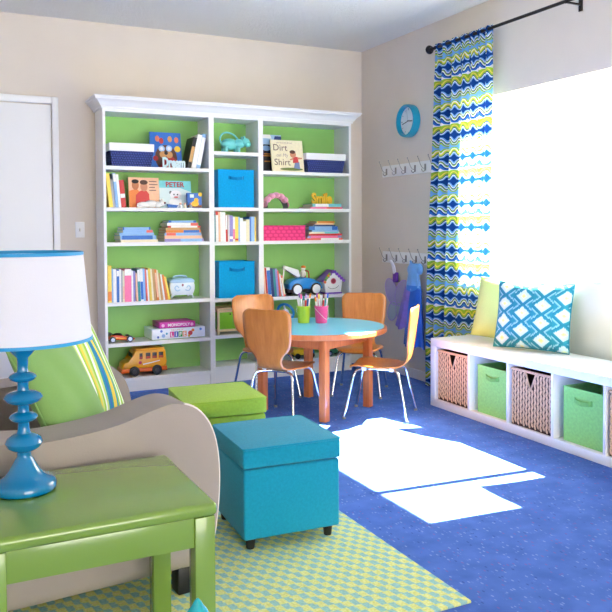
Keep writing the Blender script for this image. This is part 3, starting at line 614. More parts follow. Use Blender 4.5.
quick('windscreen', BW, t, O, lambda b: bx(b, (.2, ya+.02, zz+.125), (.206, yb-.02, zz+.168), .001))
quick('emblem', cm('busred', (200, 40, 60)), t, O, lambda b: cyl(b, (.255, ya-.002, zz+.1), (.255, ya+.002, zz+.1), .012, n=18))
quick('stripe', cm('white', (240, 240, 240)), t, O, lambda b: prism(b, [(.275, .082), (.33, .09), (.4, .104), (.4, .109), (.33, .097), (.275, .091)], ya-.0012, ya+.002, 'y', M=MT))
for x in (.212, .378):
    for y0, y1 in ((ya-.012, ya+.02), (yb-.02, yb+.012)):
        w = quick('wheel', BLACK, t, O, lambda b: lathe(b, [(.02, 0), (.034, .002), (.0375, .008), (.0375, .024), (.034, .03), (.02, .032)], 24, Matrix.Translation((x, y0, zz+.0382)) @ Matrix.Rotation(R(-90), 4, 'X')))
        yy = y0-.001 if y0 < -.2 else y1+.001
        quick('hubcap', pm('hub_grey', (60, 58, 58), .35), w, O, lambda b: cyl(b, (x, yy-.0015, zz+.0382), (x, yy+.0015, zz+.0382), .016, n=16))
# plush and little figures on the second shelf
zz = SHELF['L'][1]; PLW = pm('plush_white', (240, 238, 234), .95, bump=.8, bscale=160)
t = thing('plush_toy', 'white fluffy plush animal lying before the picture books', 'plush toy', (.36, -.235, zz)); O = t.location
bm = NB()
for c, r in (((.3, -.235, .022), (.055, .022, .0215)), ((.35, -.235, .028), (.05, .024, .027)), ((.40, -.237, .024), (.035, .022, .023)), ((.43, -.24, .034), (.026, .02, .022)), ((.27, -.24, .012), (.03, .012, .0115))): ell(bm, (c[0], c[1], zz+c[2]), r, 18)
obj('body', bm, PLW, t, off=O, smooth=80)
quick('nose', cm('darkred', (120, 30, 40)), t, O, lambda b: ell(b, (.448, -.256, zz+.036), (.008, .006, .007), 10))
for s in (0, 1): quick('ear', PLW, t, O, lambda b: ell(b, (.418+.016*s, -.236, zz+.058), (.008, .006, .012), 10))
t = thing('toy_boat', 'small blue toy boat between plush and board book', 'toy boat', (.505, -.245, zz)); O = t.location
quick('hull', bmat('blue'), t, O, lambda b: prism(b, [(.465, .028), (.475, .001), (.535, .001), (.55, .02)], -.258, -.235, 'y', .003, M=Matrix.Translation((0, 0, zz))))
quick('cabin', bmat('white'), t, O, lambda b: bx(b, (.495, -.254, zz+.0195), (.52, -.24, zz+.034), .002))
for x, c, lab in ((.563, 'white', 'tiny white toy figure next to blue toy boat'), (.597, 'cream', 'tiny cream toy figure left of the duck board book'), (.64, 'grey', 'tiny grey toy figure in front of the duck board book')):
    t = thing('toy_figure', lab, 'figurine', (x, -.255, zz), group='tiny figures on the second shelf'); O = t.location
    quick('body', bmat(c), t, O, lambda b: lathe(b, [(.010, .0006), (.012, .006), (.011, .018), (.006, .024)], 14, Matrix.Translation((x, -.2655, zz))))
    quick('head', bmat('peach'), t, O, lambda b: ell(b, (x, -.2655, zz+.031), .009, 12))
# pink scalloped band
zz = SHELF['R'][1]; PK = pm('pink_satin', (250, 172, 200), .45)
t = thing('scalloped_band', 'pink scalloped padded band arched over on second shelf', 'hair accessory', (1.355, -.22, zz)); O = t.location
quick('inner_band', pm('band_grey', (120, 116, 124), .6), t, O, lambda b: gridm(b, lambda u, v: Vector((1.352-.088*math.cos(math.pi*u), -.262+.1*v+.02*math.sin(math.pi*u), zz+.003+.094*math.sin(math.pi*u))), 20, 4))
for i in range(7):
    a = math.pi*(i+.5)/7; M = Matrix.Translation((1.352-.094*math.cos(a), -.222, zz+.013+.092*math.sin(a))) @ Matrix.Rotation(-(math.pi/2-a) if True else 0, 4, 'Y')
    quick('scallop', PK, t, O, lambda b: ell(b, (0, 0, 0), (.031 if 0 < i < 6 else .026, .048, .024 if 0 < i < 6 else .008), 16, M))
# toy tow truck
zz = SHELF['R'][3]; TB = pm('truck_blue', (22, 140, 220), .28, coat=.4); WHP = pm('white_plastic', (240, 240, 238), .35, coat=.2)
t = thing('toy_tow_truck', 'blue toy tow truck with white boom and wheels', 'toy truck', (1.58, -.18, zz)); O = t.location; ya, yb = -.245, -.115; MT = Matrix.Translation((0, 0, zz))
bm = NB(); prism(bm, [(1.465, .045), (1.465, .085), (1.49, .115), (1.54, .128), (1.60, .13), (1.63, .128), (1.68, .115), (1.715, .09), (1.722, .045)], ya+.006, yb-.006, 'y', .016, 3, MT); obj('body', bm, TB, t, off=O)
bm = NB(); prism(bm, [(1.455, .022), (1.45, .05), (1.725, .05), (1.72, .022)], ya+.016, yb-.016, 'y', .004, 2, MT); obj('chassis', bm, BLACK, t, off=O)
for x in (1.522, 1.678):
    bm = NB(); prism(bm, [(x+.056*math.cos(math.pi*k/10), .046+.056*math.sin(math.pi*k/10)) for k in range(11)], ya-.004, yb+.004, 'y', .004, 2, MT); obj('fender', bm, TB, t, off=O)
    for y0, y1 in ((ya-.014, ya+.018), (yb-.018, yb+.014)):
        w = quick('wheel', BLACK, t, O, lambda b: lathe(b, [(.03, 0), (.042, .002), (.0455, .008), (.0455, .024), (.042, .03), (.03, .032)], 24, Matrix.Translation((x, y0, zz+.0462)) @ Matrix.Rotation(R(-90), 4, 'X')))
        yy = y0 if y0 < -.2 else y1
        quick('hubcap', WHP, w, O, lambda b: ell(b, (x, yy, zz+.0462), (.034, .006, .034), 18))
bm = NB(); prism(bm, [(1.435, .205), (1.45, .222), (1.56, .188), (1.575, .14), (1.55, .125), (1.53, .155), (1.45, .19)], -.2, -.16, 'y', .007, 2, MT); obj('boom', bm, WHP, t, off=O)
bm = NB(); tube(bm, spline([(1.447, -.18, zz+.2), (1.443, -.18, zz+.14), (1.44, -.18, zz+.1), (1.428, -.18, zz+.086), (1.42, -.18, zz+.1)], 5), .005, 8); obj('hook', bm, WHP, t, off=O)
bm = NB(); ell(bm, (1.605, -.18, zz+.158), (.022, .024, .03), 14); ell(bm, (1.605, -.18, zz+.195), (.018, .018, .02), 14); obj('driver', bm, pm('driver_white', (236, 226, 214), .5), t, off=O, smooth=60)
quick('cap', pm('driver_orange', (240, 130, 40), .5), t, O, lambda b: ell(b, (1.608, -.18, zz+.206), (.02, .02, .013), 14))
quick('roll_bar', pm('bar_red', (206, 60, 50), .4), t, O, lambda b: tube(b, spline([(1.64, -.21, zz+.12), (1.635, -.21, zz+.17), (1.632, -.18, zz+.178), (1.635, -.15, zz+.17), (1.64, -.15, zz+.12)], 4), .005, 8))
t.scale = (1.08, 1.08, 1.08)
# birdhouse
t = thing('birdhouse', 'white toy birdhouse with purple scalloped roof and red hole', 'birdhouse', (1.855, -.18, zz)); O = t.location; PUR = pm('purple_paint', (124, 72, 190), .4)
bm = NB(); prism(bm, [(1.785, .012), (1.925, .012), (1.942, .11), (1.855, .182), (1.768, .11)], -.235, -.13, 'y', .003, 2, MT); obj('house_body', bm, WHP, t, off=O)
quick('base', PUR, t, O, lambda b: bx(b, (1.778, -.242, zz+.0006), (1.932, -.123, zz+.013), .003))
for s in (-1, 1):
    bm = NB(); prism(bm, [(1.855, .184), (1.855, .197), (1.855+s*.108, .108), (1.855+s*.1, .098)], -.245, -.12, 'y', .002, 1, MT); obj('roof', bm, PUR, t, off=O)
    for k in range(5):
        f = (k+.5)/5; quick('scallop', PUR, t, O, lambda b: cyl(b, (1.855+s*.104*f, -.247, zz+.19-.092*f), (1.855+s*.104*f, -.236, zz+.19-.092*f), .0125, n=12))
quick('entry_hole', pm('hole_red', (150, 40, 60), .5), t, O, lambda b: cyl(b, (1.855, -.2385, zz+.105), (1.855, -.232, zz+.105), .018, n=18))
quick('hole_ring', pm('ring_pink', (220, 110, 140), .5), t, O, lambda b: tube(b, [(1.855+.021*math.cos(a*math.pi/9), -.237, zz+.105+.021*math.sin(a*math.pi/9)) for a in range(18)], .0035, 6, closed=True))
quick('smile', BLACK, t, O, lambda b: tube(b, spline([(1.805, -.2362, zz+.06), (1.83, -.2362, zz+.044), (1.875, -.2362, zz+.046), (1.905, -.2362, zz+.066)], 5), .0015, 5))
for i, (x, z, c) in enumerate(((1.788, .135, (120, 170, 60)), (1.775, .118, (90, 150, 60)), (1.8, .15, (236, 140, 50)), (1.77, .1, (236, 120, 60)), (1.812, .162, (150, 190, 70)))):
    quick('flower', cm('leaf_%d' % i, c), t, O, lambda b: ell(b, (x, -.25, zz+z), (.013, .007, .013), 10))
# steering wheel toy
zz = SHELF['R'][4]
t = thing('toy_steering_wheel', 'blue toy steering wheel with white hub behind table', 'toy', (1.44, -.18, zz)); O = t.location
quick('base', WHP, t, O, lambda b: prism(b, [(1.37, .001), (1.51, .001), (1.49, .07), (1.39, .07)], -.24, -.12, 'y', .01, 2, Matrix.Translation((0, 0, zz))))
MW = Matrix.Translation((1.44, -.2, zz+.14)) @ Matrix.Rotation(R(62), 4, 'X')
quick('wheel_ring', TB, t, O, lambda b: tube(b, [(.068*math.cos(a*math.pi/14), .068*math.sin(a*math.pi/14), 0) for a in range(28)], .011, 8, closed=True, M=MW))
quick('hub', WHP, t, O, lambda b: lathe(b, [(.02, -.012), (.028, -.006), (.028, .006), (.02, .012)], 18, MW))
quick('column', WHP, t, O, lambda b: cyl(b, (1.44, -.19, zz+.065), (1.44, -.199, zz+.138), .014, n=14))
for a in (90, 210, 330): quick('spoke', WHP, t, O, lambda b: tube(b, [(0, 0, 0), (.066*math.cos(R(a)), .066*math.sin(R(a)), 0)], .007, 8, M=MW))
# toys on the bottom shelf of the right unit
zz = SHELF['R'][5]; YP = pm('toy_yellow', (244, 196, 30), .35, coat=.2); MT = Matrix.Translation((0, 0, zz))
t = thing('toy_dump_truck', 'yellow toy truck with blue cab on bottom shelf', 'toy truck', (1.57, -.19, zz)); O = t.location
quick('bed', YP, t, O, lambda b: prism(b, [(1.50, .03), (1.585, .03), (1.6, .075), (1.485, .075)], -.24, -.14, 'y', .004, 2, MT))
quick('chassis', BLACK, t, O, lambda b: bx(b, (1.495, -.225, zz+.018), (1.68, -.155, zz+.032), .002))
quick('cab', TB, t, O, lambda b: prism(b, [(1.605, .03), (1.685, .03), (1.68, .06), (1.655, .092), (1.61, .095)], -.235, -.145, 'y', .008, 2, MT))
for x in (1.525, 1.65):
    for y0, y1 in ((-.252, -.236), (-.144, -.128)): quick('wheel', BLACK, t, O, lambda b: cyl(b, (x, y0, zz+.023), (x, y1, zz+.023), .0225, n=18))
t = thing('toy_car', 'green toy car with dark grey wheels on bottom shelf', 'toy car', (1.86, -.2, zz)); O = t.location
quick('body', bmat('green'), t, O, lambda b: prism(b, [(1.78, .02), (1.945, .02), (1.945, .045), (1.915, .055), (1.895, .078), (1.83, .078), (1.81, .055), (1.78, .045)], -.24, -.16, 'y', .008, 2, MT))
quick('windows', BW, t, O, lambda b: prism(b, [(1.822, .056), (1.902, .056), (1.89, .073), (1.835, .073)], -.2412, -.1588, 'y', M=MT))
for x in (1.815, 1.91):
    for y0, y1 in ((-.252, -.234), (-.166, -.148)):
        w = quick('wheel', BLACK, t, O, lambda b: cyl(b, (x, y0, zz+.024), (x, y1, zz+.024), .0235, n=18))
        quick('hubcap', SILV, w, O, lambda b: cyl(b, (x, (y0 if y0 < -.2 else y1)-.001, zz+.024), (x, (y0 if y0 < -.2 else y1)+.001, zz+.024), .012, n=14))

# ------------------------------------------------------------------ round table, buckets
TC = Vector((1.13, -1.335, 0)); TZ = .54
t = thing('round_play_table', 'round child table with aqua top and orange wooden legs', 'table', TC); O = TC
quick('rim', TWOOD, t, O, lambda b: lathe(b, [(.40, TZ-.034), (.452, TZ-.034), (.46, TZ-.028), (.46, TZ-.005), (.455, TZ), (.442, TZ)], 64, Matrix.Translation(TC)))
quick('tabletop', pm('aqua_laminate', (96, 208, 242), .38, coat=.3), t, O, lambda b: lathe(b, [(.40, TZ-.02), (.442, TZ-.02), (.442, TZ+.001), (.40, TZ+.0012)], 64, Matrix.Translation(TC)))
ANG = [R(-18.5+90*k) for k in range(4)]; LP = [TC + Vector((.345*math.cos(a), .345*math.sin(a), 0)) for a in ANG]
for i, q in enumerate(LP):
    M = Matrix.Translation(q) @ Matrix.Rotation(ANG[i]+R(45), 4, 'Z')
    quick('leg', TWOOD, t, O, lambda b: bx(b, (-.024, -.024, .0006), (.024, .024, TZ-.034), .003, M=M))
    q2 = LP[(i+1) % 4]; mid = (q+q2)/2; L = (q2-q).length; M2 = Matrix.Translation(mid) @ Matrix.Rotation(math.atan2((q2-q).y, (q2-q).x), 4, 'Z')
    quick('apron', TWOOD, t, O, lambda b: bx(b, (-L/2+.02, -.009, TZ-.104), (L/2-.02, .009, TZ-.034), .001, M=M2))
MK = {'purple': (130, 60, 170), 'blue': (40, 100, 200), 'white': (240, 240, 240), 'green': (70, 170, 80), 'pink': (240, 90, 150), 'red': (210, 50, 50), 'orange': (240, 140, 50), 'yellow': (246, 210, 60), 'teal': (30, 150, 170), 'brown': (120, 70, 50), 'lilac': (190, 160, 220)}
def bucket(c, m, lab, colours, word_, pail):
    t = thing('pail', lab, 'bucket', (c[0], c[1], TZ+.0012), group='marker buckets on the table'); O = Vector(t.location)
    bm = NB(); lathe(bm, [(.037, .0006), (.0385, .003), (.0465, .108), (.049, .110), (.049, .114), (.0455, .114), (.0375, .008), (.002, .006)], 32); obj('pail_body', bm, m, t, smooth=50)
    bm = NB(); tube(bm, spline([(-.048, 0, .1), (-.03, -.05, .062), (.005, -.058, .03), (.035, -.04, .04), (.049, 0, .1)] if pail else [(-.048, 0, .1), (-.036, .04, .075), (0, .054, .055), (.036, .04, .075), (.048, 0, .1)], 6), .0013, 6); obj('wire_handle', bm, WHP, t)
    for i, cn in enumerate(colours):
        a = 2*math.pi*i/len(colours)+.4; ca, sa = math.cos(a), math.sin(a)
        p0 = Vector((.022*ca, .022*sa, .012)); tp = Vector((.046*ca, .046*sa, .175+.02*((i*7) % 3-1)))
        if i % 4 == 3: p0 = Vector((.009*ca, .009*sa, .012)); tp = Vector((.02*ca, .02*sa, .195))
        d = (tp-p0).normalized(); bm = NB(); cyl(bm, p0, tp-d*.03, .0052, n=10)
        mk = obj('marker', bm, cm('white', (240, 240, 240)) if i % 3 else cm('marker_'+cn, MK[cn]), smooth=40); mk.location = O
        tag(mk, '%s capped marker standing in the %s bucket' % (cn, word_), 'marker', 'markers in the %s bucket' % word_)
        bm = NB(); tube(bm, [tp-d*.03, tp-d*.004, tp], [.0062, .0058, .004], 10); obj('cap', bm, cm('marker_'+cn, MK[cn]), mk)
bucket((1.125, -1.17), pm('lime_pail', (178, 206, 50), .35, coat=.2), 'lime green pail of markers on the round table', ['blue', 'teal', 'purple', 'green', 'white', 'pink', 'red', 'lilac', 'orange'], 'lime', False)
bucket((1.228, -1.226), pm('pink_pail', (240, 80, 146), .35, coat=.2), 'pink pail of markers on the round table', ['teal', 'white', 'purple', 'pink', 'orange', 'yellow', 'red', 'brown', 'blue'], 'pink', True)

# ------------------------------------------------------------------ bentwood chairs
def interp(tab, s):
    for (a, va), (b, vb) in zip(tab, tab[1:]):
        if s <= b:
            f = (s-a)/(b-a) if b > a else 0; f = f*f*(3-2*f)*.5+f*.5; return va+(vb-va)*f
    return tab[-1][1]
def shell_mesh():
    prof = spline([(0, .175, .302), (0, .155, .318), (0, .10, .323), (0, 0, .316), (0, -.09, .317), (0, -.14, .326), (0, -.172, .35), (0, -.188, .395), (0, -.2, .47), (0, -.214, .56), (0, -.226, .64), (0, -.232, .69)], 5)
    L = [0]
    for a, b in zip(prof, prof[1:]): L.append(L[-1]+(b-a).length)
    tot = L[-1]; S = [q/tot for q in L]
    W = [(0, .10), (.02, .128), (.07, .15), (.2, .168), (.30, .165), (.38, .135), (.44, .098), (.50, .086), (.555, .084), (.60, .10), (.64, .132), (.68, .150), (.74, .158), (.84, .163), (.92, .166), (.96, .161), (.985, .146), (1, .12)]
    bm = NB(); nc = 12; rows = []
    for p_, s in zip(prof, S):
        w = interp(W, s); rw = []
        for j in range(nc+1):
            u = -1+2*j/nc; cv = .018*u*u*(max(0, s-.5)*2) if s > .5 else 0
            rw.append(bm.verts.new((w*u, p_.y+cv, p_.z+(.008*u*u if s < .4 else 0))))
        rows.append(rw)
    for A, B in zip(rows, rows[1:]):
        for j in range(nc): bm.faces.new((A[j], A[j+1], B[j+1], B[j]))
    return bm
def make_chair(label):
    t = thing('bentwood_chair', label, 'chair', group='bentwood chairs around the round table')
    o = obj('seat_shell', shell_mesh(), PLY, t, smooth=60); md = o.modifiers.new('ply', 'SOLIDIFY'); md.thickness = .010; md.offset = 0
    for sx in (-1, 1):
        for sy in (-1, 1):
            bm = NB(); tube(bm, spline([(sx*.02, sy*.05, .297), (sx*.085, sy*.095, .297), (sx*.118, sy*.125, .292), (sx*.134, sy*.14, .265), (sx*.14, sy*.15, .22), (sx*.156, sy*.175, .10), (sx*.168, sy*.195, .004)], 5), .0088, 10)
            lg = obj('leg', bm, CHROME, t, smooth=60)
            bm = NB(); cyl(bm, (sx*.168, sy*.195, .0006), (sx*.1675, sy*.1945, .014), .011, n=10); obj('foot_cap', bm, pm('foot_grey', (120, 122, 126), .5), lg)
            bm = NB(); bx(bm, (sx*.088-.012, sy*.086-.014, .29), (sx*.088+.012, sy*.086+.014, .313), .004); obj('clip', bm, WHP, t)
    bm = NB(); bx(bm, (-.05, -.075, .287), (.05, .075, .302), .004); obj('mount_plate', bm, CHROME, t)
    return t
def copy_tree(o, parent=None):
    c = o.copy(); COL.objects.link(c); c.parent = parent
    for ch in o.children: copy_tree(ch, c)
    return c
CH = [('bentwood chair seen from behind, nearest the green ottoman', (.858, -1.43), (.80, .60)),
      ('bentwood chair standing against the middle bookcase, behind another chair', (1.005, -.81), (.04, -1)),
      ('bentwood chair on the far side, below the hanging costumes', (1.64, -1.03), (-.62, -.78)),
      ('bentwood chair side-on in the sun, nearest the white bench', (1.415, -1.668), (-.73, .683))]
proto = make_chair(CH[0][0]); sets = [proto]+[copy_tree(proto) for _ in CH[1:]]
for o, (lab, (x, y), f) in zip(sets, CH):
    o['label'] = lab; o.location = (x, y, 0); o.rotation_euler = (0, 0, math.atan2(-f[0], f[1]))

# ------------------------------------------------------------------ ottomans, rug
bm = NB(); bx(bm, (-1.35, -3.852, 0), (.39, -1.95, .009), .003); rug = obj('area_rug', bm, RUG); tag(rug, 'yellow-green and aqua woven rug under the ottomans', 'rug'); rug.location = (0, 0, .0004)
def ottoman(label, c, rz, m, z0):
    t = thing('cube_ottoman', label, 'ottoman', (c[0], c[1], z0), R(rz), 'cube ottomans'); w = .19
    bm = NB(); bx(bm, (-w, -w, .042), (w, w, .298), .009, 3); obj('body', bm, m, t)
    def top(u, v):
        a, b = 2*u-1, 2*v-1; return Vector((a*(w+.002), b*(w+.002), .376+.010*(1-a**4)*(1-b**4)))
    bm = NB(); bx(bm, (-w-.003, -w-.003, .302), (w+.003, w+.003, .372), .008, 3); gridm(bm, top, 12, 12); lid = obj('lid', bm, m, t, smooth=50)
    k = w+.002
    pts = []
    for sx, sy in ((-1, -1), (1, -1), (1, 1), (-1, 1)):
        a0 = math.atan2(sy, sx)-R(45)
        for j in range(5): a = a0+R(90)*j/4; pts.append((sx*(k-.012)+.012*math.cos(a), sy*(k-.012)+.012*math.sin(a), .3735))
    bm = NB(); tube(bm, pts, .0042, 8, closed=True); obj('piping', bm, m, lid)
    for sx in (-1, 1):
        for sy in (-1, 1): bm = NB(); lathe(bm, [(.014, .0006), (.015, .003), (.019, .042)], 16, Matrix.Translation((sx*(w-.035), sy*(w-.035), 0))); obj('foot', bm, BLACK, t)
    return t
ottoman('turquoise blue cube ottoman on the rug', (.083, -3.03), -3, mat_fabric('turquoise_fabric', (22, 152, 186), 420), .0098)
ottoman('lime green cube ottoman behind the turquoise one', (.118, -2.26), -5, mat_fabric('lime_fabric', (156, 194, 68), 420), .0098)

# ------------------------------------------------------------------ armchair
SOFA = pm('taupe_upholstery', (164, 154, 146), .55, vary=.03, nscale=8, bump=.15, bscale=260); SOFAL = pm('cream_welt', (236, 230, 222), .5)
t = thing('swoop_arm_armchair', 'taupe upholstered armchair with high curved arms', 'armchair', (-.75, -2.975, 0)); O = t.location
ARM = spline([(-.335, 0, .09), (-.303, 0, .22), (-.290, 0, .36), (-.296, 0, .47), (-.32, 0, .55), (-.365, 0, .606), (-.42, 0, .63), (-.47, 0, .63), (-.54, 0, .612), (-.62, 0, .59), (-.74, 0, .575), (-.88, 0, .572), (-1.05, 0, .60), (-1.2, 0, .64)], 4)
poly = [(q.x, q.z) for q in ARM] + [(-1.2, .09)]
for y0, y1 in ((-3.45, -3.27), (-2.60, -2.42)):
    bm = NB(); prism(bm, poly, y0, y1, 'y', .055, 6); a = obj('arm', bm, SOFA, t, off=O, smooth=60)
    yo = y0+.003 if y0 < -3 else y1-.003
    bm = NB(); tube(bm, [(q.x+.002, yo+(0.004 if y0 < -3 else -.004), q.z) for q in ARM[:24]], .0045, 8); obj('welt', bm, SOFAL, a, off=O)
bm = NB(); bx(bm, (-1.2, -3.27, .09), (-.335, -2.60, .29), .015, 3); obj('seat_base', bm, SOFA, t, off=O)
bm = NB(); bx(bm, (-.97, -3.265, .27), (-.31, -2.605, .405), .045, 5); obj('seat_cushion', bm, SOFA, t, off=O, smooth=60)
MB_ = Matrix.Translation((-1.03, -2.935, .38)) @ Matrix.Rotation(R(-9), 4, 'Y')
bm = NB(); bx(bm, (-.13, -.44, -.1), (.10, .44, .56), .06, 5, MB_); obj('back', bm, SOFA, t, off=O, smooth=60)
bm = NB(); bx(bm, (.02, -.325, .04), (.125, .325, .47), .045, 5, MB_); obj('back_cushion', bm, SOFA, t, off=O, smooth=60)
for x in (-.39, -1.14):
    for y in (-3.39, -2.48): quick('foot', BLACK, t, O, lambda b: bx(b, (x-.03, y-.03, .0104), (x+.03, y+.03, .095), .003))
t.location = (-.788, -2.996, 0); t.rotation_euler = (0, 0, R(5))
def pillow(name, c, n, w, h, th, m, label, roll=0, group=None, pinch=.07, cat='pillow'):
    Z = Vector(n).normalized(); Y = Vector((0, 0, 1)); Y = (Y-Z*Y.dot(Z)).normalized(); X = Y.cross(Z)
    Rm = Matrix((X, Y, Z)).transposed().to_4x4() @ Matrix.Rotation(R(roll), 4, 'Z')
    bm = NB()
    def mk(s):
        def f(u, v):
            a, b = 2*u-1, 2*v-1
            x = a*w/2*(1-pinch*(1-b*b)); y = b*h/2*(1-pinch*(1-a*a)); d = ((1-abs(a)**2.4)*(1-abs(b)**2.4))
            z = s*th/2*max(0, d)**.5 + .004*math.sin(7*a+3*b)*d
            return Vector((x, y, z))
        return f
    gridm(bm, mk(1), 22, 22, lambda u, v: (u, v)); gridm(bm, mk(-1), 22, 22, lambda u, v: (u, v))
    bmesh.ops.remove_doubles(bm, verts=bm.verts, dist=1e-4)
    o = obj('cover', bm, m, smooth=80); o.name = name; o.matrix_world = Matrix.Translation(c) @ Rm; tag(o, label, cat, group)
    pts = []
    N = 40
    for i in range(4*N):
        q = i/N; k, f = int(q), q-int(q); a, b = ((-1+2*f, -1), (1, -1+2*f), (1-2*f, 1), (-1, 1-2*f))[k]
        pts.append((a*w/2*(1-pinch*(1-b*b)), b*h/2*(1-pinch*(1-a*a)), 0))
    bm = NB(); tube(bm, pts[::2], .0032, 6, closed=True); obj('seam_piping', bm, m, o)
    return o
pillow('throw_pillow', (-.724, -3.094, .638), (.70, -.56, .44), .35, .42, .12, mat_fabric('apple_fabric', (130, 172, 98), 900, .03, .15), 'apple green square pillow on the taupe armchair', 4, 'armchair pillows')
pillow('throw_pillow', (-.588, -2.772, .645), (.74, -.50, .42), .40, .44, .09, STRIPE, 'striped green, teal and yellow pillow behind apple green one', -4, 'armchair pillows')

# ------------------------------------------------------------------ end table, lamp, finial
GT = pm('green_lacquer', (122, 156, 64), .22, coat=.4, vary=.03, nscale=6)
t = thing('end_table', 'glossy green wooden end table beside the armchair', 'table', (-.755, -3.74, 0)); O = t.location
x0, x1, y0, y1, zt = -1.03, -.482, -3.962, -3.505, .5
quick('tabletop', GT, t, O, lambda b: bx(b, (x0, y0, zt-.034), (x1, y1, zt), .013, 4))
i_ = .006
for x in (x0+i_, x1-i_-.052):
    for y in (y0+i_, y1-i_-.052): quick('leg', GT, t, O, lambda b: bx(b, (x, y, .0104), (x+.052, y+.052, zt-.034), .003))
for y in (y0+i_+.006, y1-i_-.024): quick('apron', GT, t, O, lambda b: bx(b, (x0+i_+.052, y, zt-.108), (x1-i_-.052, y+.018, zt-.034), .001))
for x in (x0+i_+.006, x1-i_-.024): quick('apron', GT, t, O, lambda b: bx(b, (x, y0+i_+.052, zt-.108), (x+.018, y1-i_-.052, zt-.034), .001))
TQ = pm('turquoise_lacquer', (0, 120, 172), .18, coat=.5)
t = thing('table_lamp', 'turquoise turned table lamp with white drum shade', 'lamp', (-.90, -3.65, zt)); O = t.location
pr = [(.070, .0006), (.078, .004), (.080, .010), (.079, .022), (.073, .029), (.058, .034), (.048, .042), (.039, .054), (.031, .068), (.023, .082), (.018, .090), (.018, .095)]
def bead(z, h, r, nk=.017): return [(nk, z-h*.55), (r*.62, z-h*.46), (r*.9, z-h*.25), (r, z), (r*.9, z+h*.25), (r*.62, z+h*.46), (nk, z+h*.55)]
pr += bead(.126, .044, .047, .018) + [(.015, .160), (.014, .172)] + bead(.192, .025, .036, .015) + [(.014, .212), (.014, .218)] + bead(.243, .034, .049, .015) + [(.014, .268), (.014, .278)] + bead(.296, .024, .035, .015) + [(.013, .316), (.014, .345), (.034, .366), (.042, .372), (.042, .378), (.015, .382), (.012, .392), (.012, .41)]
bm = NB(); lathe(bm, pr, 40); obj('turned_base', bm, TQ, t, smooth=45)
SHm = pm('shade_linen', (246, 247, 252), .9, trans=.35, bump=.15, bscale=350)
bm = NB(); lathe(bm, [(.174, .390), (.154, .617), (.1515, .617), (.1715, .390)], 64, closed=True); sh = obj('lamp_shade', bm, SHm, t, smooth=40)
for r, z in ((.1735, .393), (.1535, .614)):
    bm = NB(); lathe(bm, [(r+.0022, z-.004), (r+.0016, z+.004), (r-.0035, z+.0045), (r-.003, z-.0045)], 64, closed=True); obj('shade_trim', bm, pm('trim_blue', (40, 152, 204), .6), sh)
for a in (20, 140, 260): bm = NB(); tube(bm, [(0, 0, .585), (.14*math.cos(R(a)), .14*math.sin(R(a)), .6), (.1525*math.cos(R(a)), .1525*math.sin(R(a)), .606)], .002, 6); obj('spider_arm', bm, WHITE, sh)
bm = NB(); lathe(bm, [(.012, .408), (.016, .41), (.016, .45), (.03, .475), (.032, .50), (.02, .525), (.005, .53)], 20); obj('bulb', bm, WHP, t)
bm = NB(); tube(bm, [(0, 0, .4), (.04, 0, .42), (.06, 0, .5), (.03, 0, .575), (0, 0, .59)], .002, 6); obj('harp', bm, CHROME, t)
t = thing('turned_candlestick', 'teal turned candlestick tip in front of the end table', 'candlestick', (-.615, -4.2, 0)); O = t.location
bm = NB(); lathe(bm, [(.06, .0104), (.062, .02), (.05, .03), (.02, .05), (.015, .1), (.026, .13), (.015, .16), (.014, .26), (.028, .29), (.014, .32), (.012, .335), (.024, .345), (.026, .356), (.02, .368), (.012, .378), (.008, .386), (.003, .392)], 28, Matrix.Translation(O)); obj('shaft', bm, pm('teal_lacquer', (20, 170, 180), .2, coat=.5), t, off=O, smooth=45)

# ------------------------------------------------------------------ bench with baskets and bins
XB, YB0 = 1.846, -1.597; XBB = 2.206
t = thing('storage_bench', 'long low white cubby bench under the window', 'bench', (2.03, -2.52, 0)); O = t.location
LEN = .05*2+.335*5+.016*4; YE = YB0-LEN; BWH = pm('bench_white', (244, 244, 246), .35, coat=.1)
quick('bench_top', BWH, t, O, lambda b: bx(b, (XB, YE, .395), (XBB, YB0, .445), .002))
quick('bench_bottom', BWH, t, O, lambda b: bx(b, (XB, YE, .0006), (XBB, YB0, .05), .002))
for a, b_ in ((YB0-.05, YB0), (YE, YE+.05)): quick('end_panel', BWH, t, O, lambda b: bx(b, (XB, a, .05), (XBB, b_, .395), .001))
CELL = []; y = YB0-.05
for i in range(5):
    CELL.append(y-.335/2); y -= .335
    if i < 4: quick('divider', BWH, t, O, lambda b: bx(b, (XB+.001, y-.016, .05), (XBB, y, .395), .001)); y -= .016
SGR = pm('seagrass', (222, 182, 146), .8, vary=.22, nscale=90); SGD = pm('seagrass_core', (70, 46, 36), .9)
def seg_mesh(bm, c, d, n_, L, r):
    d = Vector(d).normalized(); n_ = Vector(n_); s = d.cross(n_)
    rings = [[bm.verts.new(Vector(c)+d*L*f+(s*math.cos(k*math.pi/2)+n_*.75*math.sin(k*math.pi/2))*r*q) for k in range(4)] for f, q in ((-.5, .35), (-.18, 1), (.18, 1), (.5, .35))]
    for A, B in zip(rings, rings[1:]):
        for k in range(4): bm.faces.new((A[k], A[(k+1) % 4], B[(k+1) % 4], B[k]))
    bm.faces.new(rings[0][::-1]); bm.faces.new(rings[-1])
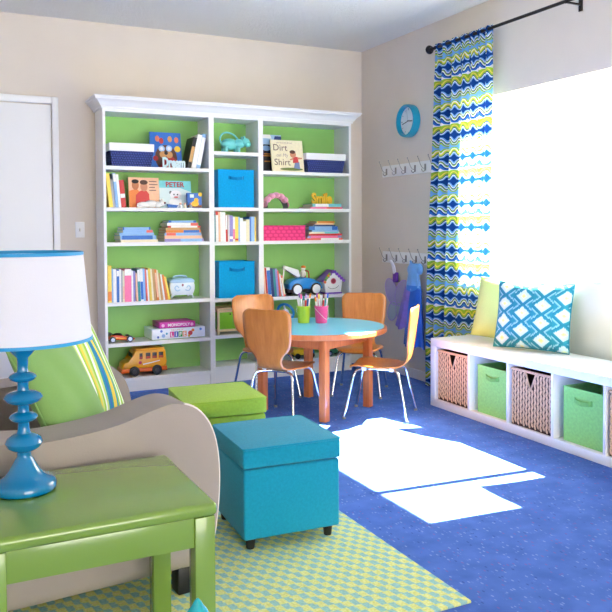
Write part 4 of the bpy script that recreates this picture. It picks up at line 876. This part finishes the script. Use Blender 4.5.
def seagrass(yc, label):
    w, d, h = .312, .30, .318
    t = thing('seagrass_basket', label, 'basket', (XB+.018+d/2, yc, .0506), R(-90), 'seagrass baskets in the bench'); th = .008
    nw, nd = .042, .10; bm = NB()
    bx(bm, (-w/2, -d/2, 0), (w/2, d/2, .008)); bx(bm, (-w/2, d/2-th, .008), (w/2, d/2, h)); bx(bm, (-w/2, -d/2+th, .008), (-w/2+th, d/2-th, h)); bx(bm, (w/2-th, -d/2+th, .008), (w/2, d/2-th, h))
    prism(bm, [(-w/2, .008), (0, .008), (0, h-nd), (-nw, h-.012), (-nw, h), (-w/2, h)], -d/2, -d/2+th, 'y'); prism(bm, [(w/2, .008), (0, .008), (0, h-nd), (nw, h-.012), (nw, h), (w/2, h)], -d/2, -d/2+th, 'y')
    obj('basket_core', bm, SGD, t, smooth=0)
    bm = NB(); nc, nr = 14, 16
    for i in range(nc):
        x = -w/2+w*(i+.5)/nc
        for j in range(nr):
            z = .012+(h-.024)*(j+.5+.5*(i % 2))/nr
            if z > h-.01 or (z > h-nd-.004 and abs(x) < nw*(z-(h-nd))/nd+.008): continue
            seg_mesh(bm, (x, -d/2-.003, z), ((.42 if j % 2 else -.42), 0, 1), (0, -1, 0), .031, .0078)
    for sx in (-1, 1):
        for i in range(10):
            yy = -d/2+d*(i+.5)/10
            for j in range(nr):
                z = .012+(h-.024)*(j+.5*(1+i % 2))/nr
                if z < h-.01: seg_mesh(bm, (sx*(w/2+.002), yy, z), (0, (.42 if j % 2 else -.42), 1), (sx, 0, 0), .031, .0078)
    o = obj('weave', bm, SGR, t, smooth=60); o['kind'] = 'stuff'
    bm = NB(); tube(bm, [(-w/2, -d/2, h), (-w/2, d/2, h), (w/2, d/2, h), (w/2, -d/2, h)], .0075, 8, closed=True); tube(bm, [(-nw, -d/2-.003, h-.004), (0, -d/2-.004, h-nd), (nw, -d/2-.003, h-.004)], .006, 8); obj('rim', bm, SGR, t, smooth=60)
    return t
seagrass(CELL[0], 'woven seagrass basket in the bench cubby nearest the curtain'); seagrass(CELL[2], 'woven seagrass basket in the bench between two green bins'); seagrass(CELL[4], 'woven seagrass basket at the right-hand frame edge')
GF = mat_fabric('green_bin_fabric', (150, 214, 120), 300); GFD = mat_fabric('green_bin_handle', (126, 190, 98), 300)
fabric_bin((XB+.03+.135, CELL[1]-.014, .05), .27, .27, .285, GF, GFD, 'green fabric bin in the second bench cubby from curtain', 'storage bin', R(-90), 'green fabric bins')
fabric_bin((XB+.03+.135, CELL[3]-.014, .05), .27, .27, .285, GF, GFD, 'green fabric bin in the fourth bench cubby from curtain', 'storage bin', R(-90), 'green fabric bins')
pillow('throw_pillow', (2.085, -2.29, .646), (-.90, -.38, .20), .47, .40, .13, IKAT, 'teal ikat pillow with diamond pattern on the bench', 0, 'bench pillows', .05)
pillow('throw_pillow', (2.125, -1.985, .652), (-.93, -.30, .20), .41, .38, .10, mat_fabric('citron_fabric', (196, 220, 142), 900, .03, .15), 'citron green pillow tucked behind the ikat one', -4, 'bench pillows', .05)
pillow('throw_pillow', (1.915, -3.265, .724), (-.97, 0, .16), .38, .56, .14, mat_fabric('sky_fabric', (120, 180, 210), 300), 'plain light blue pillow at the near end of bench', 0, 'bench pillows', .05)

# ------------------------------------------------------------------ curtain, rod
RX, RZ = 2.165, 2.455
t = thing('curtain_rod', 'dark bronze curtain rod above the window', 'curtain rod', (RX, -2.6, RZ)); O = t.location
quick('rod', DARKM, t, O, lambda b: cyl(b, (RX, -1.15, RZ), (RX, -4.1, RZ), .0105, n=14))
quick('finial', DARKM, t, O, lambda b: (ell(b, (RX, -1.135, RZ), (.032, .024, .032), 16), cyl(b, (RX, -1.15, RZ), (RX, -1.17, RZ), .016, n=14)))
for y in (-1.22, -2.47, -3.95):
    quick('bracket', DARKM, t, O, lambda b: (bx(b, (RX-.014, y-.008, RZ-.016), (XW-.006, y+.008, RZ-.008)), bx(b, (XW-.007, y-.014, RZ-.05), (XW, y+.014, RZ+.03), .002), bx(b, (RX-.015, y-.008, RZ-.018), (RX-.011, y+.008, RZ+.008))))
def sm(a, b, x): q = min(1, max(0, (x-a)/(b-a))); return q*q*(3-2*q)
def cpos(u, v):
    z = .012+v*(2.478-.012); f = sm(.2, 2.4, z)
    ya = -1.085-.105*f; yb = -1.80-.02*f; y = ya+(yb-ya)*u
    g = sm(2.36, 2.2, z)
    ph = 2*math.pi*(7.5*u+.35*math.sin(5*u+1.3)); A = .034*(.75+.25*math.sin(9*u))*(.55+.45*g)*(1-.55*sm(.45, .75, u))
    x = RX+.006+A*math.sin(ph+.4*math.sin(z*1.7))+.006*math.sin(2*math.pi*19*u)*(1-g)
    if abs(z-RZ) < .02: x = RX + (.0135 if math.sin(ph) > 0 else -.0135)
    k = (1-sm(.50, .8, z))*sm(-1.52, -1.585, y) if False else (1-sm(.50, .85, z))*sm(1.50, 1.58, -y)
    x2 = 2.236+.013*math.sin(ph); return Vector((x*(1-k)+x2*k, y, z))
bm = NB(); gridm(bm, cpos, 150, 110, lambda u, v: (u*1.55, v*2.466)); cu = obj('curtain', bm, CURT, smooth=80); tag(cu, 'curtain panel printed with wavy blue, yellow and lime stripes', 'curtain')

# ------------------------------------------------------------------ clock, hook rails, costumes
t = thing('wall_clock', 'round turquoise wall clock with white face', 'clock', (XW, -.757, 1.995)); O = t.location
MC = Matrix.Translation(O) @ Matrix.Rotation(R(-90), 4, 'Y')      # local z points into the room
quick('case_ring', pm('clock_turquoise', (0, 152, 184), .3, coat=.3), t, O, lambda b: lathe(b, [(.115, .0), (.126, .004), (.128, .04), (.124, .062), (.112, .064), (.108, .06), (.108, .022)], 48, MC))
fc = quick('clock_face', pm('clock_white', (236, 240, 244), .5), t, O, lambda b: cyl(b, (0, 0, .012), (0, 0, .026), .109, n=48, M=MC))
for k in range(12):
    a = 2*math.pi*k/12; Mk = MC @ Matrix.Rotation(a, 4, 'Z')
    quick('hour_mark', pm('mark_grey', (150, 156, 164), .5), fc, O, lambda b: bx(b, (.084, -.002 if k % 3 else -.004, .0262), (.1, .002 if k % 3 else .004, .0272), M=Mk))
# up on the wall is local +x; image right (toward camera, -y) is local -y... hands set by direction in (up, toward far corner)
for L, w, (u_, f_), z_ in ((.085, .003, (-.22, .97), .029), (.058, .004, (-.1, -.99), .031)):
    a = math.atan2(f_, u_); Mk = MC @ Matrix.Rotation(a, 4, 'Z')
    quick('hand', BLACK, t, O, lambda b: bx(b, (-.012, -w, z_), (L, w, z_+.0015), M=Mk))
quick('hand', pm('mark_grey', (150, 156, 164), .5), t, O, lambda b: bx(b, (-.01, -.001, .033), (.09, .001, .034), M=MC @ Matrix.Rotation(R(12), 4, 'Z')))
HM = pm('hook_metal', (150, 148, 146), .3, .8)
def hook_rail(zc, ys, label):
    t = thing('hook_rail', label, 'hook rail', (XW, -.8, zc), group='white hook rails'); O = t.location
    quick('board', WHITE, t, O, lambda b: bx(b, (XW-.018, -1.22, zc-.045), (XW, -.36, zc+.045), .004))
    for y in ys:
        hk = quick('hook', HM, t, O, lambda b: tube(b, spline([(XW-.02, y, zc-.005), (XW-.04, y, zc-.012), (XW-.062, y, zc+.012), (XW-.078, y, zc+.05), (XW-.088, y, zc+.068)], 5), .0022, 8))
        quick('hook_plate', HM, hk, O, lambda b: bx(b, (XW-.023, y-.010, zc-.03), (XW-.0178, y+.010, zc+.022), .002))
        quick('lower_prong', HM, hk, O, lambda b: tube(b, spline([(XW-.02, y, zc-.02), (XW-.036, y, zc-.036), (XW-.05, y, zc-.028), (XW-.052, y, zc-.016)], 5), .0035, 8))
        quick('ball_tip', HM, hk, O, lambda b: ell(b, (XW-.089, y, zc+.074), .005, 10))
hook_rail(1.628, (-.43, -.565, -.70, -.835, -.97, -1.105), 'upper empty white hook rail below the clock'); hook_rail(.932, (-.43, -.575, -.71, -.85, -.97, -1.105), 'lower white hook rail with costumes hanging')
t = thing('fairy_wings', 'sheer lavender costume wings hanging by white strap', 'costume wings', (2.23, -.58, .6)); O = t.location
W1, W2 = mat_film('wing_lavender', (206, 196, 230), .35), mat_film('wing_pale', (206, 224, 232), .35)
xw_ = 2.234
for s in (-1, 1):
    for c, a, b_, rot, m in (((s*.078, .655), .078, .118, -s*38, W1), ((s*.066, .50), .062, .085, s*36, W2)):
        pts = []
        for k in range(24):
            q = 2*math.pi*k/24; px, pz = a*math.cos(q), b_*math.sin(q); r_ = R(rot)
            pts.append((-.595+c[0]+px*math.cos(r_)-pz*math.sin(r_), c[1]+px*math.sin(r_)+pz*math.cos(r_)))
        wg = quick('wing', m, t, O, lambda b: prism(b, pts, xw_-.0015+.004*s, xw_+.0015+.004*s, 'x'))
        quick('wing_wire', pm('wire_lilac', (176, 150, 214), .4), wg, O, lambda b: tube(b, [(xw_+.004*s, p_[0], p_[1]) for p_ in pts], .004, 6, closed=True))
quick('strap', pm('strap_white', (240, 236, 240), .8), t, O, lambda b: (tube(b, spline([(2.19, -.575, .912), (2.215, -.568, .86), (2.228, -.575, .79)], 6), .009, 8), tube(b, spline([(2.19, -.577, .912), (2.214, -.592, .86), (2.228, -.583, .79)], 6), .008, 8)))
quick('centre_band', pm('band_purple', (104, 50, 160), .6), t, O, lambda b: bx(b, (2.218, -.605, .735), (2.25, -.555, .815), .01, 3))
t = thing('princess_dress', 'shiny blue and purple costume dress hanging from hook', 'dress', (2.19, -.87, .6)); O = t.location
def cloth(yc, zt_, zb_, w0, w1, d0, d1, nf, drift=0):
    def f(u, v):
        a = 2*math.pi*u; q = 1-v; w = w0+(w1-w0)*q; d = d0+(d1-d0)*q; k = 1+.13*q*math.cos(nf*a)
        return Vector((2.172+d*k*math.cos(a), yc-.04+drift*q+w*k*math.sin(a), zb_+(zt_-zb_)*v+.012*math.cos(3*a)*q))
    return f
SKY = pm('satin_sky', (112, 172, 236), .3, vary=.12, nscale=14); ROY = pm('satin_royal', (34, 96, 206), .35, vary=.12, nscale=10); LIL = pm('tulle_lilac', (136, 116, 206), .5, vary=.15, nscale=20)
quick('bodice', SKY, t, O, lambda b: (gridm(b, cloth(-.885, .90, .71, .055, .085, .016, .026, 6), 28, 10, closed_u=True), tube(b, spline([(2.18, -.885, .89), (2.19, -.855, .915), (2.18, -.90, .89)], 5), .008, 6)))
quick('sleeve', SKY, t, O, lambda b: ell(b, (2.18, -.99, .86), (.022, .04, .045), 14)); quick('sleeve', SKY, t, O, lambda b: ell(b, (2.18, -.865, .85), (.02, .026, .04), 14))
quick('sash', pm('sash_blue', (60, 130, 220), .35), t, O, lambda b: gridm(b, cloth(-.882, .735, .70, .088, .092, .03, .03, 5), 24, 3, closed_u=True))
quick('underskirt', ROY, t, O, lambda b: gridm(b, cloth(-.9, .71, .27, .085, .115, .022, .04, 7, .012), 40, 12, closed_u=True))
quick('overskirt', LIL, t, O, lambda b: gridm(b, cloth(-.84, .72, .40, .06, .085, .026, .042, 6, .09), 36, 12, closed_u=True))
